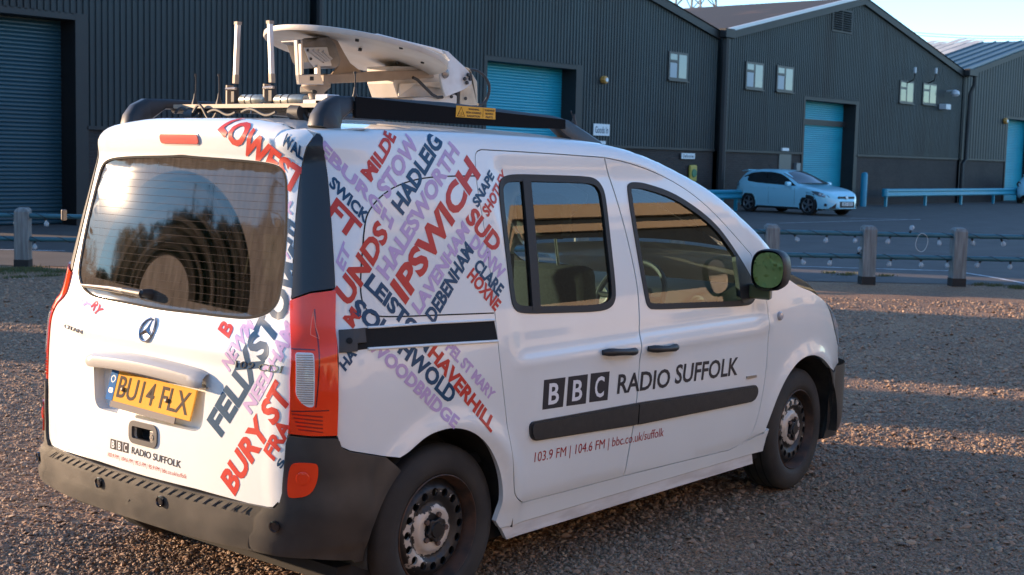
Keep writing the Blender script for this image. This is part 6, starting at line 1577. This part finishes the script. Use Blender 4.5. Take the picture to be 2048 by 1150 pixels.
    def topp(x, s): # s lateral fraction
        y, z = sec(x)[7][0], sec(x)[7][1]; zt = float(zr(x)); return (x, s*y, z+(zt-z)*(1-s*s)+.006)
    V = []; xs_ = np.linspace(2.13, 1.30, 8); sl_ = np.linspace(-1, 1, 13)
    for x in xs_:
        for s in sl_: q = topp(x, s); V.append((q[0]+.16*(1-s*s), q[1], q[2]-.0))
    MB().add([(a, b, d+.012) for a, b, d in V], [(13*i+j, 13*i+j+1, 13*i+14+j, 13*i+13+j) for i in range(7) for j in range(12)]).build('windscreen', mat('screen_glass', (.03, .05, .055), .05, coat=1, spec=.8), c, smooth=True)
    # front: headlamps, grille, plate, lower intake
    hlm = mat('car_headlamp', (.35, .38, .4), .1, coat=1)
    for sg in (-1, 1):
        def yall(x, z):
            best = min(np.linspace(2.5, 9.5, 60), key=lambda t: abs(side_z(x, t)[1]-z)); return side_z(x, best)[0]
        Q = [(2.74, .79), (2.95, .785), (3.15, .735), (3.32, .655), (3.36, .60), (3.22, .60), (3.05, .635), (2.88, .70)]; q0 = (3.08, .69)
        P = [(x, sg*(yall(x, z)+.008), z+.004) for x, z in Q]; c0 = (q0[0], sg*(yall(*q0)+.014), q0[1]+.006)
        hd_ = MB().add(P+[c0], [(k, (k+1) % 8, 8) for k in range(8)]).build('headlamp', mat('car_headlamp_glass', (.10, .13, .145), .08, coat=1), c, smooth=True)
        for x, z in ((3.08, .69), (3.22, .645)): MB().lathe((x-.01, sg*(yall(x, z)), z), (.5, sg*.75, .1), [(0, .05), (.03, .045), (.04, .03), (.042, 0)], 14).build('lamp_unit', hlm, hd_, smooth=True)
        MB().prism([(3.49, sg*.50, .24), (3.40, sg*.66, .25), (3.50, sg*.47, .42)], (-.06, 0, 0)).build('air_intake', black, c)
        MB().lathe((3.30, sg*.78, .36), (.6, sg*.7, 0), [(0, .05), (.03, .045), (.03, 0)], 14).build('fog_lamp', black, c)
        MB().prism([(-.775, sg*.60, .84), (-.70, sg*.80, .82), (-.50, sg*.89, .92), (-.60, sg*.80, 1.06), (-.70, sg*.66, 1.02)], (.03, sg*.012, .01)).build('tail_lamp', mat('car_tail_lamp', (.05, .006, .008), .3), c, bevel=.01)
    MB().obox((3.485, 0, .60), (.02, 0, .012), (0, .40, 0), (0, 0, .035)).build('grille', black, c, bevel=.01)
    MB().lathe((3.51, 0, .615), (1, 0, .2), [(0, .07), (.012, .065), (.014, 0)], 20).build('front_badge', sw, c)
    MB().obox((3.525, 0, .36), (.018, 0, .0), (0, .36, 0), (0, 0, .12)).build('lower_grille', black, c, bevel=.01)
    p = MB().obox((3.55, 0, .40), (.006, 0, 0), (0, .26, 0), (0, 0, .056)).build('number_plate', mat('plate_white', (.62, .66, .66), .4), c)
    if plate_txt: flat_text('registration', plate_txt, black, (3.5575, 0, .362), (0, 1, 0), (0, 0, 1), .079, p, bold=.02, width=.44, center=True)
    MB().obox((3.545, 0, .26), (.012, 0, 0), (0, .42, 0), (0, 0, .014)).build('bumper_lip', paint, c, bevel=.004)
    MB().obox((-.50, 0, 1.405), (.14, 0, .02), (0, .58, 0), (0, 0, .012)).build('roof_spoiler', paint, c, bevel=.006)
    MB().box((-.5, -.75, .19), (3.2, .75, .24)).build('underbody', black, c)
    MB().tube([(.2, 0, 1.47), (.02, 0, 1.62)], .006, 5).build('roof_aerial', black, c)
    return c
rw = gp(1496, 423); fw = gp(1622, 431); hd = np.array([fw[0]-rw[0], fw[1]-rw[1]]); ang = math.atan2(hd[1], hd[0])
# the pixels mark the right-hand wheels: step in by half the track
hd /= np.linalg.norm(hd); rgt = np.array([hd[1], -hd[0]])
mid = (rw[:2]+fw[:2])/2; org = mid-hd*1.325-rgt*.80
M_carp = mat('car_pale_blue', (.34, .70, .82), .3, coat=.8)
car('parked_hatchback', 'pale blue five-door hatchback parked in front of the blue roller door', (org[0], org[1], .006), ang, M_carp, 'LR13 OEX')
q_ = at(2040, 385, 1, YF-2.2)
car('parked_car', 'nose of a second pale blue car just showing at the right edge', (q_[0]+2.3, q_[1], .006), R(10), M_carp)
